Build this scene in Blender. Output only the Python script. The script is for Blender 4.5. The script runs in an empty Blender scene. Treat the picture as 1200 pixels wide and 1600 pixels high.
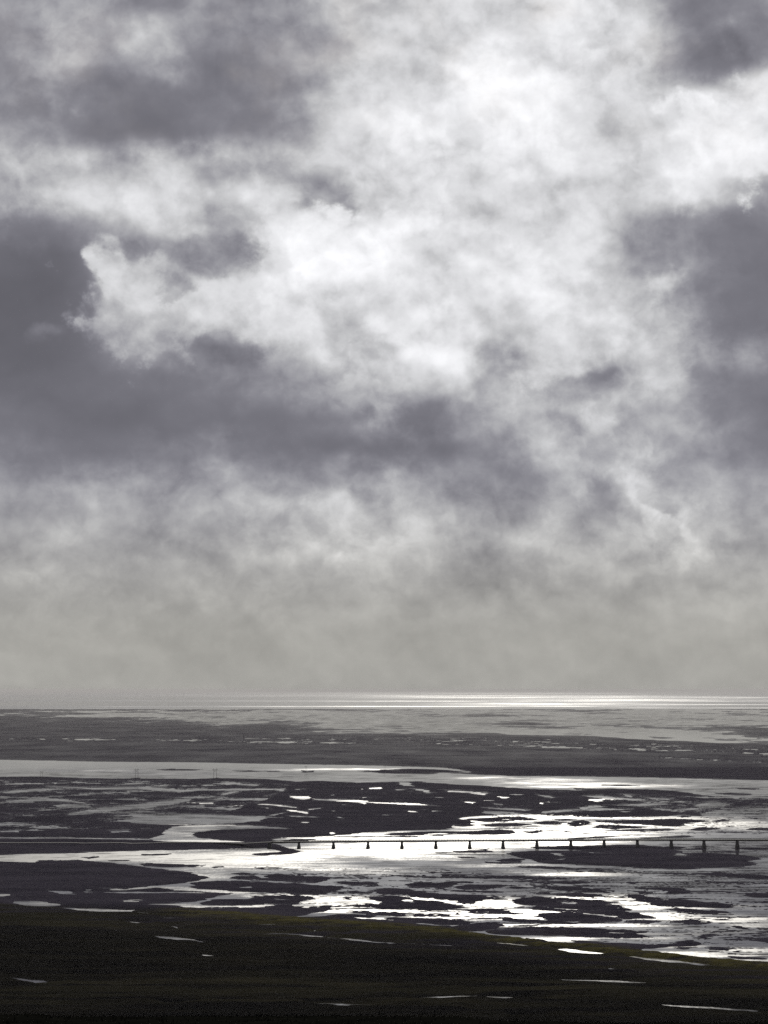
# A braided river delta seen from a mountainside, with a long low bridge,
# the sea beyond and a broken, back-lit overcast.
import bpy, math, random
import numpy as np

random.seed(7)
R = math.radians
scene = bpy.context.scene
COL = scene.collection

# ------------------------------------------------------------------ camera
H = 136.0                 # eye height above the plain (m)
F = 4000.0                # focal length in photo pixels (1600 tall)
HOR = 1077.0              # row of the mathematical horizon
PITCH = math.atan((HOR - 800.0) / F)
CP, SP = math.cos(PITCH), math.sin(PITCH)
FAR = 150000.0

cam_d = bpy.data.cameras.new('camera')
cam_d.sensor_fit = 'VERTICAL'
cam_d.sensor_height = 36.0
cam_d.lens = 36.0 * F / 1600.0
cam_d.clip_start = 0.5
cam_d.clip_end = 400000.0
cam = bpy.data.objects.new('camera', cam_d)
cam.location = (0, 0, H)
cam.rotation_euler = (R(90) + PITCH, 0, 0)
COL.objects.link(cam)
scene.camera = cam


def ground_at(px, py, z=0.0):
    """Where the sight line of a photo pixel meets the level z (arrays allowed)."""
    a = (np.asarray(px, float) - 600.0) / F
    b = (800.0 - np.asarray(py, float)) / F
    dy = CP - SP * b
    dz = SP + CP * b
    t = (z - H) / dz
    return a * t, dy * t


# ------------------------------------------------------------------ materials
def new_mat(name):
    m = bpy.data.materials.new(name)
    m.use_nodes = True
    return m, m.node_tree, m.node_tree.nodes['Principled BSDF']


class NT:
    """Small helper to write node expressions."""
    def __init__(s, tree):
        s.t = tree

    def node(s, kind, **kw):
        n = s.t.nodes.new(kind)
        for k, v in kw.items():
            setattr(n, k, v)
        return n

    def put(s, sock, v):
        if isinstance(v, bpy.types.NodeSocket):
            s.t.links.new(v, sock)
        else:
            sock.default_value = v

    def m(s, op, *a, clamp=False):
        n = s.node('ShaderNodeMath', operation=op, use_clamp=clamp)
        for i, v in enumerate(a):
            s.put(n.inputs[i], v)
        return n.outputs[0]

    def v(s, op, *a):
        n = s.node('ShaderNodeVectorMath', operation=op)
        for i, v in enumerate(a):
            if op == 'SCALE' and i == 1:
                s.put(n.inputs['Scale'], v)
            else:
                s.put(n.inputs[i], v)
        return n.outputs['Value'] if op in ('DOT_PRODUCT', 'LENGTH', 'DISTANCE') else n.outputs[0]

    def noise(s, vec, scale, detail=6.0, rough=0.55, dist=0.0, lac=2.0, color=False):
        n = s.node('ShaderNodeTexNoise')
        n.noise_dimensions = '3D'
        s.put(n.inputs['Vector'], vec)
        n.inputs['Scale'].default_value = scale
        n.inputs['Detail'].default_value = detail
        n.inputs['Roughness'].default_value = rough
        n.inputs['Lacunarity'].default_value = lac
        n.inputs['Distortion'].default_value = dist
        return n.outputs['Color'] if color else n.outputs[0]

    def ss(s, x, a, b, lo=0.0, hi=1.0):
        n = s.node('ShaderNodeMapRange', interpolation_type='SMOOTHSTEP', clamp=True)
        s.put(n.inputs['Value'], x)
        s.put(n.inputs['From Min'], a)
        s.put(n.inputs['From Max'], b)
        s.put(n.inputs['To Min'], lo)
        s.put(n.inputs['To Max'], hi)
        return n.outputs[0]

    def mix(s, f, a, b):
        n = s.node('ShaderNodeMix', data_type='FLOAT')
        s.put(n.inputs[0], f); s.put(n.inputs[2], a); s.put(n.inputs[3], b)
        return n.outputs[0]

    def mixc(s, f, a, b, mode='MIX'):
        n = s.node('ShaderNodeMix', data_type='RGBA', blend_type=mode)
        s.put(n.inputs[0], f)
        for i, c in ((6, a), (7, b)):
            if not isinstance(c, bpy.types.NodeSocket) and len(c) == 3:
                c = (*c, 1.0)
            s.put(n.inputs[i], c)
        return n.outputs[2]


# ------------------------------------------------------------------ sky
SUN_EL, SUN_AZ = R(24.0), R(2.2)       # azimuth from +Y towards +X
world = bpy.data.worlds.new('World')
scene.world = world
world.use_nodes = True
wt = world.node_tree
wt.nodes.clear()
w = NT(wt)
tc = w.node('ShaderNodeTexCoord')
D = tc.outputs['Generated']
fw = w.v('DOT_PRODUCT', D, (0, CP, SP))
up = w.v('DOT_PRODUCT', D, (0, -SP, CP))
rt = w.v('DOT_PRODUCT', D, (1, 0, 0))
fs = w.m('MAXIMUM', fw, 0.08)
# bearing and elevation, one unit = 1.43 degrees, measured from a fixed compass direction
PX = w.m('MULTIPLY_ADD', w.m('DIVIDE', rt, fs), 40.0, 6.0)
PY = w.m('MULTIPLY_ADD', w.m('DIVIDE', up, fs), -40.0, 8.0)
D40 = w.v('SCALE', D, 40.0)
Q = w.v('MULTIPLY', D40, (1.0, 1.0, 1.12))

# tone of the cloud masses along bearings, one row per half unit of elevation
ROWS = {
    -150: [(0, 150), (300, 170), (500, 205), (700, 235), (900, 235), (1100, 200), (1200, 185)],
    -60: [(0, 150), (150, 160), (300, 150), (500, 180), (700, 220), (900, 230), (1050, 180), (1200, 160)],
    0: [(0, 150), (60, 165), (110, 178), (180, 150), (230, 128), (300, 150), (400, 150), (500, 168), (600, 188), (700, 205), (800, 203), (900, 228), (960, 212), (1010, 190), (1060, 140), (1120, 130), (1200, 150)],
    50: [(0, 140), (60, 158), (110, 180), (180, 168), (235, 178), (300, 148), (400, 148), (480, 160), (560, 188), (650, 202), (780, 205), (880, 228), (950, 222), (1020, 200), (1070, 142), (1130, 128), (1200, 142)],
    100: [(0, 138), (60, 158), (110, 172), (170, 150), (230, 162), (270, 160), (320, 140), (400, 140), (470, 158), (550, 190), (650, 212), (760, 234), (850, 238), (940, 215), (1020, 200), (1070, 142), (1150, 128), (1200, 150)],
    150: [(0, 150), (70, 156), (120, 142), (200, 130), (300, 128), (400, 140), (470, 168), (550, 196), (650, 216), (740, 236), (800, 246), (900, 230), (1000, 212), (1060, 214), (1120, 222), (1200, 236)],
    200: [(0, 158), (60, 152), (120, 128), (200, 119), (300, 124), (400, 142), (480, 180), (560, 206), (650, 222), (720, 224), (800, 242), (900, 220), (1000, 206), (1060, 222), (1130, 236), (1200, 240)],
    250: [(0, 186), (100, 194), (200, 190), (280, 204), (350, 206), (400, 194), (500, 208), (600, 226), (700, 220), (800, 234), (900, 214), (1000, 210), (1070, 236), (1130, 226), (1200, 206)],
    300: [(0, 190), (100, 204), (200, 218), (300, 222), (400, 214), (470, 206), (510, 168), (545, 196), (600, 196), (650, 218), (730, 228), (800, 226), (900, 208), (1000, 202), (1070, 230), (1120, 204), (1200, 150)],
    350: [(0, 134), (60, 134), (120, 140), (180, 178), (250, 200), (310, 190), (350, 168), (410, 216), (480, 244), (560, 242), (650, 228), (760, 222), (850, 218), (920, 226), (980, 188), (1040, 152), (1120, 132), (1200, 126)],
    400: [(0, 110), (100, 106), (140, 130), (170, 186), (210, 160), (270, 146), (340, 134), (390, 186), (450, 226), (500, 254), (560, 240), (650, 220), (760, 220), (850, 232), (920, 220), (980, 172), (1050, 150), (1120, 136), (1200, 122)],
    450: [(0, 104), (100, 104), (140, 134), (175, 206), (230, 196), (270, 172), (310, 196), (400, 214), (480, 226), (540, 236), (620, 216), (700, 226), (800, 236), (860, 238), (950, 208), (1020, 206), (1060, 180), (1110, 138), (1200, 122)],
    500: [(0, 104), (100, 106), (140, 126), (175, 186), (240, 184), (300, 196), (400, 212), (470, 214), (560, 202), (640, 226), (700, 230), (780, 212), (860, 222), (940, 210), (1010, 206), (1060, 192), (1110, 134), (1200, 122)],
    550: [(0, 104), (100, 107), (160, 124), (210, 160), (260, 170), (300, 146), (350, 128), (420, 158), (480, 190), (560, 202), (640, 212), (710, 224), (780, 186), (850, 208), (950, 208), (1040, 200), (1090, 168), (1140, 158), (1200, 156)],
    600: [(0, 110), (100, 114), (200, 120), (300, 126), (400, 138), (480, 158), (560, 176), (640, 190), (720, 196), (790, 178), (850, 184), (910, 150), (960, 164), (1000, 188), (1060, 186), (1110, 142), (1200, 126)],
    650: [(0, 120), (100, 114), (200, 112), (300, 118), (400, 120), (480, 130), (550, 146), (610, 158), (660, 134), (710, 140), (760, 166), (830, 184), (900, 196), (960, 190), (1010, 164), (1060, 158), (1110, 138), (1200, 122)],
    700: [(0, 134), (80, 126), (150, 120), (240, 132), (330, 140), (420, 126), (500, 122), (580, 120), (660, 122), (730, 132), (790, 162), (850, 192), (910, 182), (950, 164), (985, 196), (1040, 160), (1110, 146), (1200, 126)],
    750: [(0, 148), (80, 152), (160, 158), (260, 160), (360, 154), (450, 148), (520, 150), (590, 170), (650, 166), (720, 148), (780, 140), (840, 146), (900, 168), (950, 160), (995, 200), (1050, 158), (1120, 152), (1200, 148)],
    800: [(0, 152), (80, 158), (160, 158), (230, 152), (300, 162), (380, 174), (450, 190), (520, 192), (600, 190), (680, 182), (740, 162), (800, 150), (860, 164), (930, 158), (980, 178), (1030, 178), (1080, 190), (1130, 168), (1200, 156)],
    850: [(0, 160), (80, 162), (140, 152), (210, 150), (260, 160), (340, 166), (420, 178), (500, 192), (590, 192), (680, 182), (760, 172), (850, 172), (940, 176), (1020, 188), (1090, 198), (1120, 170), (1200, 160)],
    900: [(0, 164), (100, 166), (180, 162), (230, 154), (320, 166), (430, 164), (520, 170), (600, 176), (670, 166), (730, 158), (800, 170), (900, 174), (1000, 176), (1080, 164), (1200, 164)],
    950: [(0, 165), (200, 164), (300, 160), (400, 166), (600, 166), (800, 166), (900, 164), (1000, 168), (1100, 164), (1200, 168)],
    1000: [(0, 163), (300, 161), (600, 163), (900, 163), (1200, 163)],
    1060: [(0, 163), (300, 162), (600, 164), (900, 164), (1200, 163)],
}
# cloud edges: swirl the coordinates with turbulence of several sizes
lowk = w.ss(PY, 8.4, 10.4, 1.0, 0.25)              # calmer towards the horizon
wa = w.v('SUBTRACT', w.noise(Q, 0.55, 3.0, 0.5, color=True), (0.5, 0.5, 0.5))
wb = w.v('SUBTRACT', w.noise(w.v('ADD', Q, (13.1, 4.2, 7.7)), 1.3, 8.0, 0.58, color=True), (0.5, 0.5, 0.5))
ragged = w.ss(w.noise(w.v('ADD', Q, (3.3, 9.1, 2.7)), 0.42, 2.0, 0.5), 0.42, 0.62, 0.30, 1.0)   # soft here, torn there
wraw = wb
wb = w.v('SCALE', wb, ragged)
off = w.v('ADD', w.v('SCALE', wa, 0.65), w.v('SCALE', wb, 0.85))
off = w.v('SCALE', off, lowk)
sx = w.node('ShaderNodeSeparateXYZ'); w.put(sx.inputs[0], off)
WX = w.m('ADD', PX, sx.outputs[0])
WY = w.m('ADD', PY, sx.outputs[2])
tone = 0.0
keys = sorted(ROWS)
xin = w.m('DIVIDE', w.m('ADD', WX, 0.0), 12.0, clamp=True)
for i, k in enumerate(keys):
    rp = w.node('ShaderNodeValToRGB')
    cr = rp.color_ramp
    cr.interpolation = 'CARDINAL'
    pts = ROWS[k]
    while len(cr.elements) < len(pts):
        cr.elements.new(0.5)
    for e, (x, val) in zip(cr.elements, pts):
        e.position = x / 1200.0
    for e, (x, val) in zip(cr.elements, pts):
        c = val / 255.0
        e.color = (c, c, c, 1)
    w.put(rp.inputs[0], xin)
    y0 = k / 100.0
    prev = keys[i - 1] / 100.0 if i else None
    nxt = keys[i + 1] / 100.0 if i + 1 < len(keys) else None
    wt_ = None
    if prev is not None:
        wt_ = w.ss(WY, prev, y0)
    if nxt is not None:
        dn = w.ss(WY, y0, nxt, 1.0, 0.0)
        wt_ = dn if wt_ is None else w.m('MULTIPLY', wt_, dn)
    tone = w.m('MULTIPLY_ADD', rp.outputs[0], wt_, tone)

# the part of the sky outside the mapped bearings: plain broken overcast, brighter near the sun
gen = w.m('MULTIPLY_ADD', w.m('SUBTRACT', w.noise(D, 3.0, 6.0, 0.55), 0.5), 0.55, 0.56)
SUNV = (math.sin(SUN_AZ) * math.cos(SUN_EL), math.cos(SUN_AZ) * math.cos(SUN_EL), math.sin(SUN_EL))
sd = w.v('DOT_PRODUCT', D, SUNV)
elv = w.v('DOT_PRODUCT', D, (0, 0, 1))
gen = w.m('MULTIPLY_ADD', w.ss(sd, 0.55, 0.995, -0.12, 0.34), w.ss(elv, 0.10, 0.30), gen)
gen = w.mix(w.ss(elv, 0.16, 0.02), gen, w.m('MULTIPLY_ADD', w.m('SUBTRACT', gen, 0.56), 0.15, 0.63))
ax = w.m('ABSOLUTE', w.m('SUBTRACT', PX, 6.0))
outm = w.m('MAXIMUM', w.ss(ax, 6.4, 13.0), w.ss(PY, -0.6, -3.5))
outm = w.m('MAXIMUM', outm, w.ss(fw, 0.5, 0.3))

# cloud relief inside the masses
warpP = w.v('ADD', Q, w.v('SCALE', wb, 0.5))
f1 = w.noise(warpP, 0.95, 6.0, 0.52)
f1b = w.noise(w.v('ADD', warpP, (0.06, 0.0, 0.20)), 0.95, 6.0, 0.52)
f2 = w.noise(w.v('ADD', warpP, (5.0, 1.0, 3.0)), 2.4, 7.0, 0.62)
crisp = w.ss(tone, 0.43, 0.72, 0.12, 1.0)
crisp = w.m('MULTIPLY', crisp, w.ss(PY, 8.0, 10.6, 1.0, 0.25))
emb = w.m('SUBTRACT', f1, f1b)
relief = w.m('MULTIPLY', emb, 0.42)
relief = w.m('MULTIPLY_ADD', w.m('SUBTRACT', f1, 0.5), 0.32, relief)
relief = w.m('MULTIPLY_ADD', w.m('SUBTRACT', f2, 0.5), w.m('MULTIPLY', ragged, 0.12), relief)
f0 = w.noise(w.v('ADD', warpP, (2.0, 6.0, 9.0)), 0.5, 5.0, 0.5)
relief = w.m('MULTIPLY_ADD', w.m('SUBTRACT', f0, 0.52), 0.34, relief)
tone = w.m('MULTIPLY_ADD', relief, crisp, tone)

# single puffs, pockets and torn edges: bearing, elevation, half sizes, tone, softness, strength
PUFFS = [
    (1125, 80, 95, 62, 0.51, 0.8, 0.8), (1150, 218, 100, 78, 0.90, 0.3, 0.85, 1), (1075, 285, 45, 45, 0.93, 0.6, 0.7),
    (100, 95, 60, 75, 0.70, 0.8, 0.6), (235, 75, 70, 26, 0.70, 0.7, 0.6), (235, 110, 60, 22, 0.58, 0.8, 0.6),
    (512, 316, 58, 34, 0.60, 0.5, 0.9, 2), (588, 322, 38, 32, 0.70, 0.7, 0.75, 2), (492, 362, 52, 40, 0.95, 0.3, 0.85, 2), (530, 340, 22, 18, 0.94, 0.3, 0.9, 2), (505, 395, 70, 52, 1.0, 0.7, 0.9), (612, 346, 14, 26, 0.94, 0.4, 0.8, 2),
    (230, 478, 105, 80, 0.76, 0.35, 0.85, 1), (168, 415, 30, 52, 0.80, 0.35, 0.9, 1), (350, 475, 95, 52, 0.80, 0.5, 0.75), (430, 512, 85, 40, 0.84, 0.6, 0.8),
    (335, 392, 72, 40, 0.55, 0.4, 0.85), (205, 388, 34, 26, 0.56, 0.4, 0.7), (272, 448, 26, 26, 0.60, 0.4, 0.8), (180, 525, 50, 36, 0.68, 0.5, 0.7, 1),
    (360, 570, 80, 32, 0.47, 0.6, 0.7), (72, 528, 40, 14, 0.50, 0.8, 0.5),
    (820, 175, 80, 60, 0.97, 0.9, 0.7), (720, 440, 100, 50, 0.91, 0.7, 0.6), (650, 510, 60, 55, 0.91, 0.6, 0.6),
    (1020, 488, 28, 46, 0.70, 0.6, 0.7), (1030, 440, 40, 24, 0.86, 0.7, 0.6), (780, 558, 40, 38, 0.66, 0.6, 0.75), (850, 575, 70, 26, 0.85, 0.5, 0.6),
    (905, 610, 95, 15, 0.62, 0.9, 0.55), (612, 640, 52, 26, 0.66, 0.5, 0.7), (575, 640, 20, 18, 0.52, 0.6, 0.6),
    (660, 690, 90, 40, 0.48, 0.8, 0.7), (860, 700, 52, 24, 0.78, 0.5, 0.7),  (800, 785, 80, 38, 0.53, 0.8, 0.8),
    (1040, 780, 26, 28, 0.62, 0.6, 0.6), (1145, 850, 34, 34, 0.70, 0.7, 0.5),
    (500, 795, 110, 26, 0.78, 0.45, 0.7, 2), (560, 840, 130, 34, 0.78, 0.8, 0.7), (420, 822, 50, 26, 0.74, 0.5, 0.7, 2), (290, 845, 24, 20, 0.58, 0.6, 0.6), (225, 880, 30, 36, 0.58, 0.7, 0.6), (725, 900, 40, 22, 0.60, 0.7, 0.6),
    (150, 760, 60, 26, 0.66, 0.8, 0.5), (290, 940, 90, 22, 0.62, 0.9, 0.5), (60, 890, 70, 24, 0.67, 0.9, 0.5),
]
fp = w.m('SUBTRACT', w.noise(w.v('ADD', Q, w.v('SCALE', wa, 0.5)), 1.9, 9.0, 0.58), 0.5)
shade = w.m('MULTIPLY_ADD', emb, 0.55, w.m('MULTIPLY', w.m('SUBTRACT', f2, 0.5), 0.16))
wv = w.node('ShaderNodeCombineXYZ')
sy = w.node('ShaderNodeSeparateXYZ')
w.put(sy.inputs[0], w.v('ADD', w.v('SCALE', wa, 0.35), w.v('SCALE', wraw, 1.0)))
w.put(wv.inputs[0], w.m('ADD', sy.outputs[0], PX))
w.put(wv.inputs[1], w.m('ADD', sy.outputs[2], PY))
wv2 = w.node('ShaderNodeCombineXYZ')
w.put(wv2.inputs[0], w.m('MULTIPLY_ADD', sy.outputs[0], 0.42, PX))
w.put(wv2.inputs[1], w.m('MULTIPLY_ADD', sy.outputs[2], 0.42, PY))
for cx, cy, rx, ry, tn, soft, st, *kind in PUFFS:
    kind = kind[0] if kind else 0
    ln = w.v('LENGTH', w.v('MULTIPLY', w.v('SUBTRACT', (wv2 if kind == 2 else wv).outputs[0], (cx / 100, cy / 100, 0)), (100 / rx / 1.25, 100 / ry / 1.25, 0)))
    fld = w.m('SUBTRACT', w.m('MULTIPLY_ADD', fp, (1.8, 2.6, 1.3)[kind], 1.0), ln)
    al = w.ss(fld, 0.05, 0.25 + soft * 1.1, 0.0, st)
    tone = w.mix(al, tone, w.m('ADD', shade, tn))
# a towering cloud with a lit rim against the grey curtain behind it
sw = w.node('ShaderNodeSeparateXYZ')
w.put(sw.inputs[0], wv2.outputs[0])
rr_ = w.node('ShaderNodeValToRGB')
rc = rr_.color_ramp
rc.interpolation = 'B_SPLINE'
EDGE = [(635, 930), (650, 962), (668, 974), (695, 981), (722, 986), (745, 1003), (780, 1012), (798, 1040), (818, 1082), (850, 1110), (872, 1096), (900, 1060), (940, 1040)]
while len(rc.elements) < len(EDGE):
    rc.elements.new(0.5)
for e, (yy, xx) in zip(rc.elements, EDGE):
    e.position = (yy - 600) / 350.0
for e, (yy, xx) in zip(rc.elements, EDGE):
    e.color = (xx / 1200.0,) * 3 + (1,)
w.put(rr_.inputs[0], w.m('DIVIDE', w.m('SUBTRACT', sw.outputs[1], 6.0), 3.5, clamp=True))
dE = w.m('SUBTRACT', w.m('MULTIPLY', rr_.outputs[0], 12.0), sw.outputs[0])
dN = w.m('MULTIPLY_ADD', fp, 0.5, dE)
tal = w.m('MULTIPLY', w.ss(dN, 0.0, 0.15, 0.0, 0.85), w.ss(dE, 1.7, 0.35))
tal = w.m('MULTIPLY', tal, w.m('MULTIPLY', w.ss(sw.outputs[1], 6.32, 6.50), w.ss(sw.outputs[1], 9.1, 8.5)))
tin = w.mix(w.ss(dN, 0.75, 0.12), 0.66, 0.82)
tin = w.m('MULTIPLY_ADD', w.m('SUBTRACT', f1, 0.5), 0.30, tin)
tone = w.mix(tal, tone, w.m('ADD', shade, tin))
for cx, cy, rx, ry, tn, st in [(942, 705, 30, 26, 0.60, 0.6), (950, 778, 34, 34, 0.57, 0.7)]:
    ln = w.v('LENGTH', w.v('MULTIPLY', w.v('SUBTRACT', wv2.outputs[0], (cx / 100, cy / 100, 0)), (80 / rx, 80 / ry, 0)))
    tone = w.mix(w.ss(w.m('SUBTRACT', w.m('MULTIPLY_ADD', fp, 1.2, 1.0), ln), 0.05, 0.8, 0.0, st), tone, tn)
# torn, steeper edges where dark and bright masses meet
edge = w.m('MULTIPLY', w.ss(tone, 0.44, 0.58), w.ss(tone, 0.92, 0.76))
edge = w.m('MULTIPLY', edge, w.ss(PY, 7.6, 10.0, 1.0, 0.2))
fe = w.m('SUBTRACT', w.noise(w.v('ADD', w.v('ADD', Q, (7.7, 2.2, 5.1)), w.v('SCALE', wraw, 0.7)), 1.5, 9.0, 0.56), 0.5)
tone = w.m('MULTIPLY_ADD', w.m('MULTIPLY', fe, edge), 0.27, tone)
steep = w.m('MULTIPLY_ADD', w.ss(tone, 0.40, 0.98), 0.56, 0.40)
tone = w.mix(w.ss(PY, 6.8, 8.4, 0.25, 0.0), tone, steep)
tone = w.mix(outm, tone, gen)
tone = w.m('MAXIMUM', tone, 0.25)

lum = w.m('POWER', tone, 2.2)
# darks slightly violet, brights neutral, the hazy band over the horizon slightly warm
tint = w.mixc(w.ss(tone, 0.42, 0.78), (0.985, 0.972, 1.125), (0.995, 1.0, 1.025))
warm = w.ss(PY, 7.2, 10.2)
tint = w.mixc(warm, tint, (1.02, 1.0, 0.93))
cloud = w.node('ShaderNodeMix', data_type='RGBA', blend_type='MULTIPLY')
cloud.inputs[0].default_value = 1.0
cmb = w.node('ShaderNodeCombineColor')
for i in range(3):
    w.put(cmb.inputs[i], w.m('MULTIPLY', lum, 10.0))
w.put(cloud.inputs[6], cmb.outputs[0])
w.put(cloud.inputs[7], tint)
# the clear sky above the clouds shows through only where they are thinnest
nsky = w.node('ShaderNodeTexSky', sky_type='NISHITA')
nsky.sun_disc = False
nsky.sun_elevation = SUN_EL
nsky.sun_rotation = SUN_AZ
nsky.altitude = 140.0
thin = w.ss(w.noise(Q, 0.8, 5.0, 0.5), 0.45, 0.8, 0.0, 0.06)
thin = w.m('MULTIPLY', thin, w.ss(PY, 1.0, 3.0, 1.0, 0.0))
final = w.mixc(thin, cloud.outputs[2], nsky.outputs[0])
bg = w.node('ShaderNodeBackground')
bg.inputs['Strength'].default_value = 0.1
w.put(bg.inputs['Color'], final)
ow = w.node('ShaderNodeOutputWorld')
wt.links.new(bg.outputs[0], ow.inputs['Surface'])
world.cycles.sampling_method = 'MANUAL'
world.cycles.sample_map_resolution = 1024

sun_d = bpy.data.lights.new('sun', 'SUN')
sun_d.energy = 2.0
sun_d.angle = R(4.0)
sun_d.color = (1.0, 0.955, 0.86)
sun = bpy.data.objects.new('sun', sun_d)
sun.rotation_euler = (R(90) - SUN_EL, 0, math.pi - SUN_AZ)
sun.location = (0, 3000, 3000)
COL.objects.link(sun)


# ------------------------------------------------------------------ surface values
SAND_A, SAND_B = (0.026, 0.0235, 0.035), (0.053, 0.0475, 0.064)
SHADED_PEAT_A, SHADED_PEAT_B = (0.0025, 0.0025, 0.003), (0.0065, 0.006, 0.0065)  # cloud shade over the near plain is put into this soil colour
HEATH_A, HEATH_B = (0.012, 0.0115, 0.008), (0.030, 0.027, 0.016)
GRASS_A, GRASS_B = (0.050, 0.045, 0.016), (0.088, 0.078, 0.026)
HILL_A, HILL_B = (0.006, 0.006, 0.005), (0.010, 0.010, 0.008)  # heath of the near hill, cloud shade put into its colour
CONC_A, CONC_B = (0.05, 0.05, 0.052), (0.085, 0.083, 0.08)
W_BASE, W_GAIN = 0.085, 0.27
SEA_BANDS = [(1083.2, 0.8, .20, 250, 900, 0.5), (1089, 2.0, .40, 650, 1900, 1.0), (1086.5, 1.3, .24, 200, 1000, 1), (1087.5, 1.4, .16, -300, 500, 0),
             (1095.5, 0.7, .40, -100, 950, 0.8), (1093.5, 2.2, .46, 880, 1900, 1.0), (1099.5, 2.4, .40, 770, 960, 1.0), (1100, 1.0, .42, 980, 1900, 1.0),
             (1103.8, 0.75, .55, -300, 960, -0.5), (1105.3, 0.6, .5, 1050, 1900, 1.0), (1106.2, 0.6, .45, -400, 200, -0.8)]
HAZE_COL = (0.90, 0.88, 0.87, 1)
HAZE_DENSITY = 1.35e-5
HAZE_G = 0.15
WET_GLOSS = 0.42
SHOALS = [(1090, 1372, 230, 34, .55), (1170, 1262, 160, 22, .55), (80, 1262, 330, 34, .42), (1160, 1328, 170, 14, .55), (720, 1362, 110, 12, .28),
          (360, 1292, 120, 9, .40), (1030, 1232, 230, 12, .35), (330, 1212, 500, 12, .20), (900, 1392, 120, 16, .35), (1100, 1462, 140, 12, .30), (600, 1128, 900, 22, .22), (1000, 1360, 60, 20, .3)]
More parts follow.
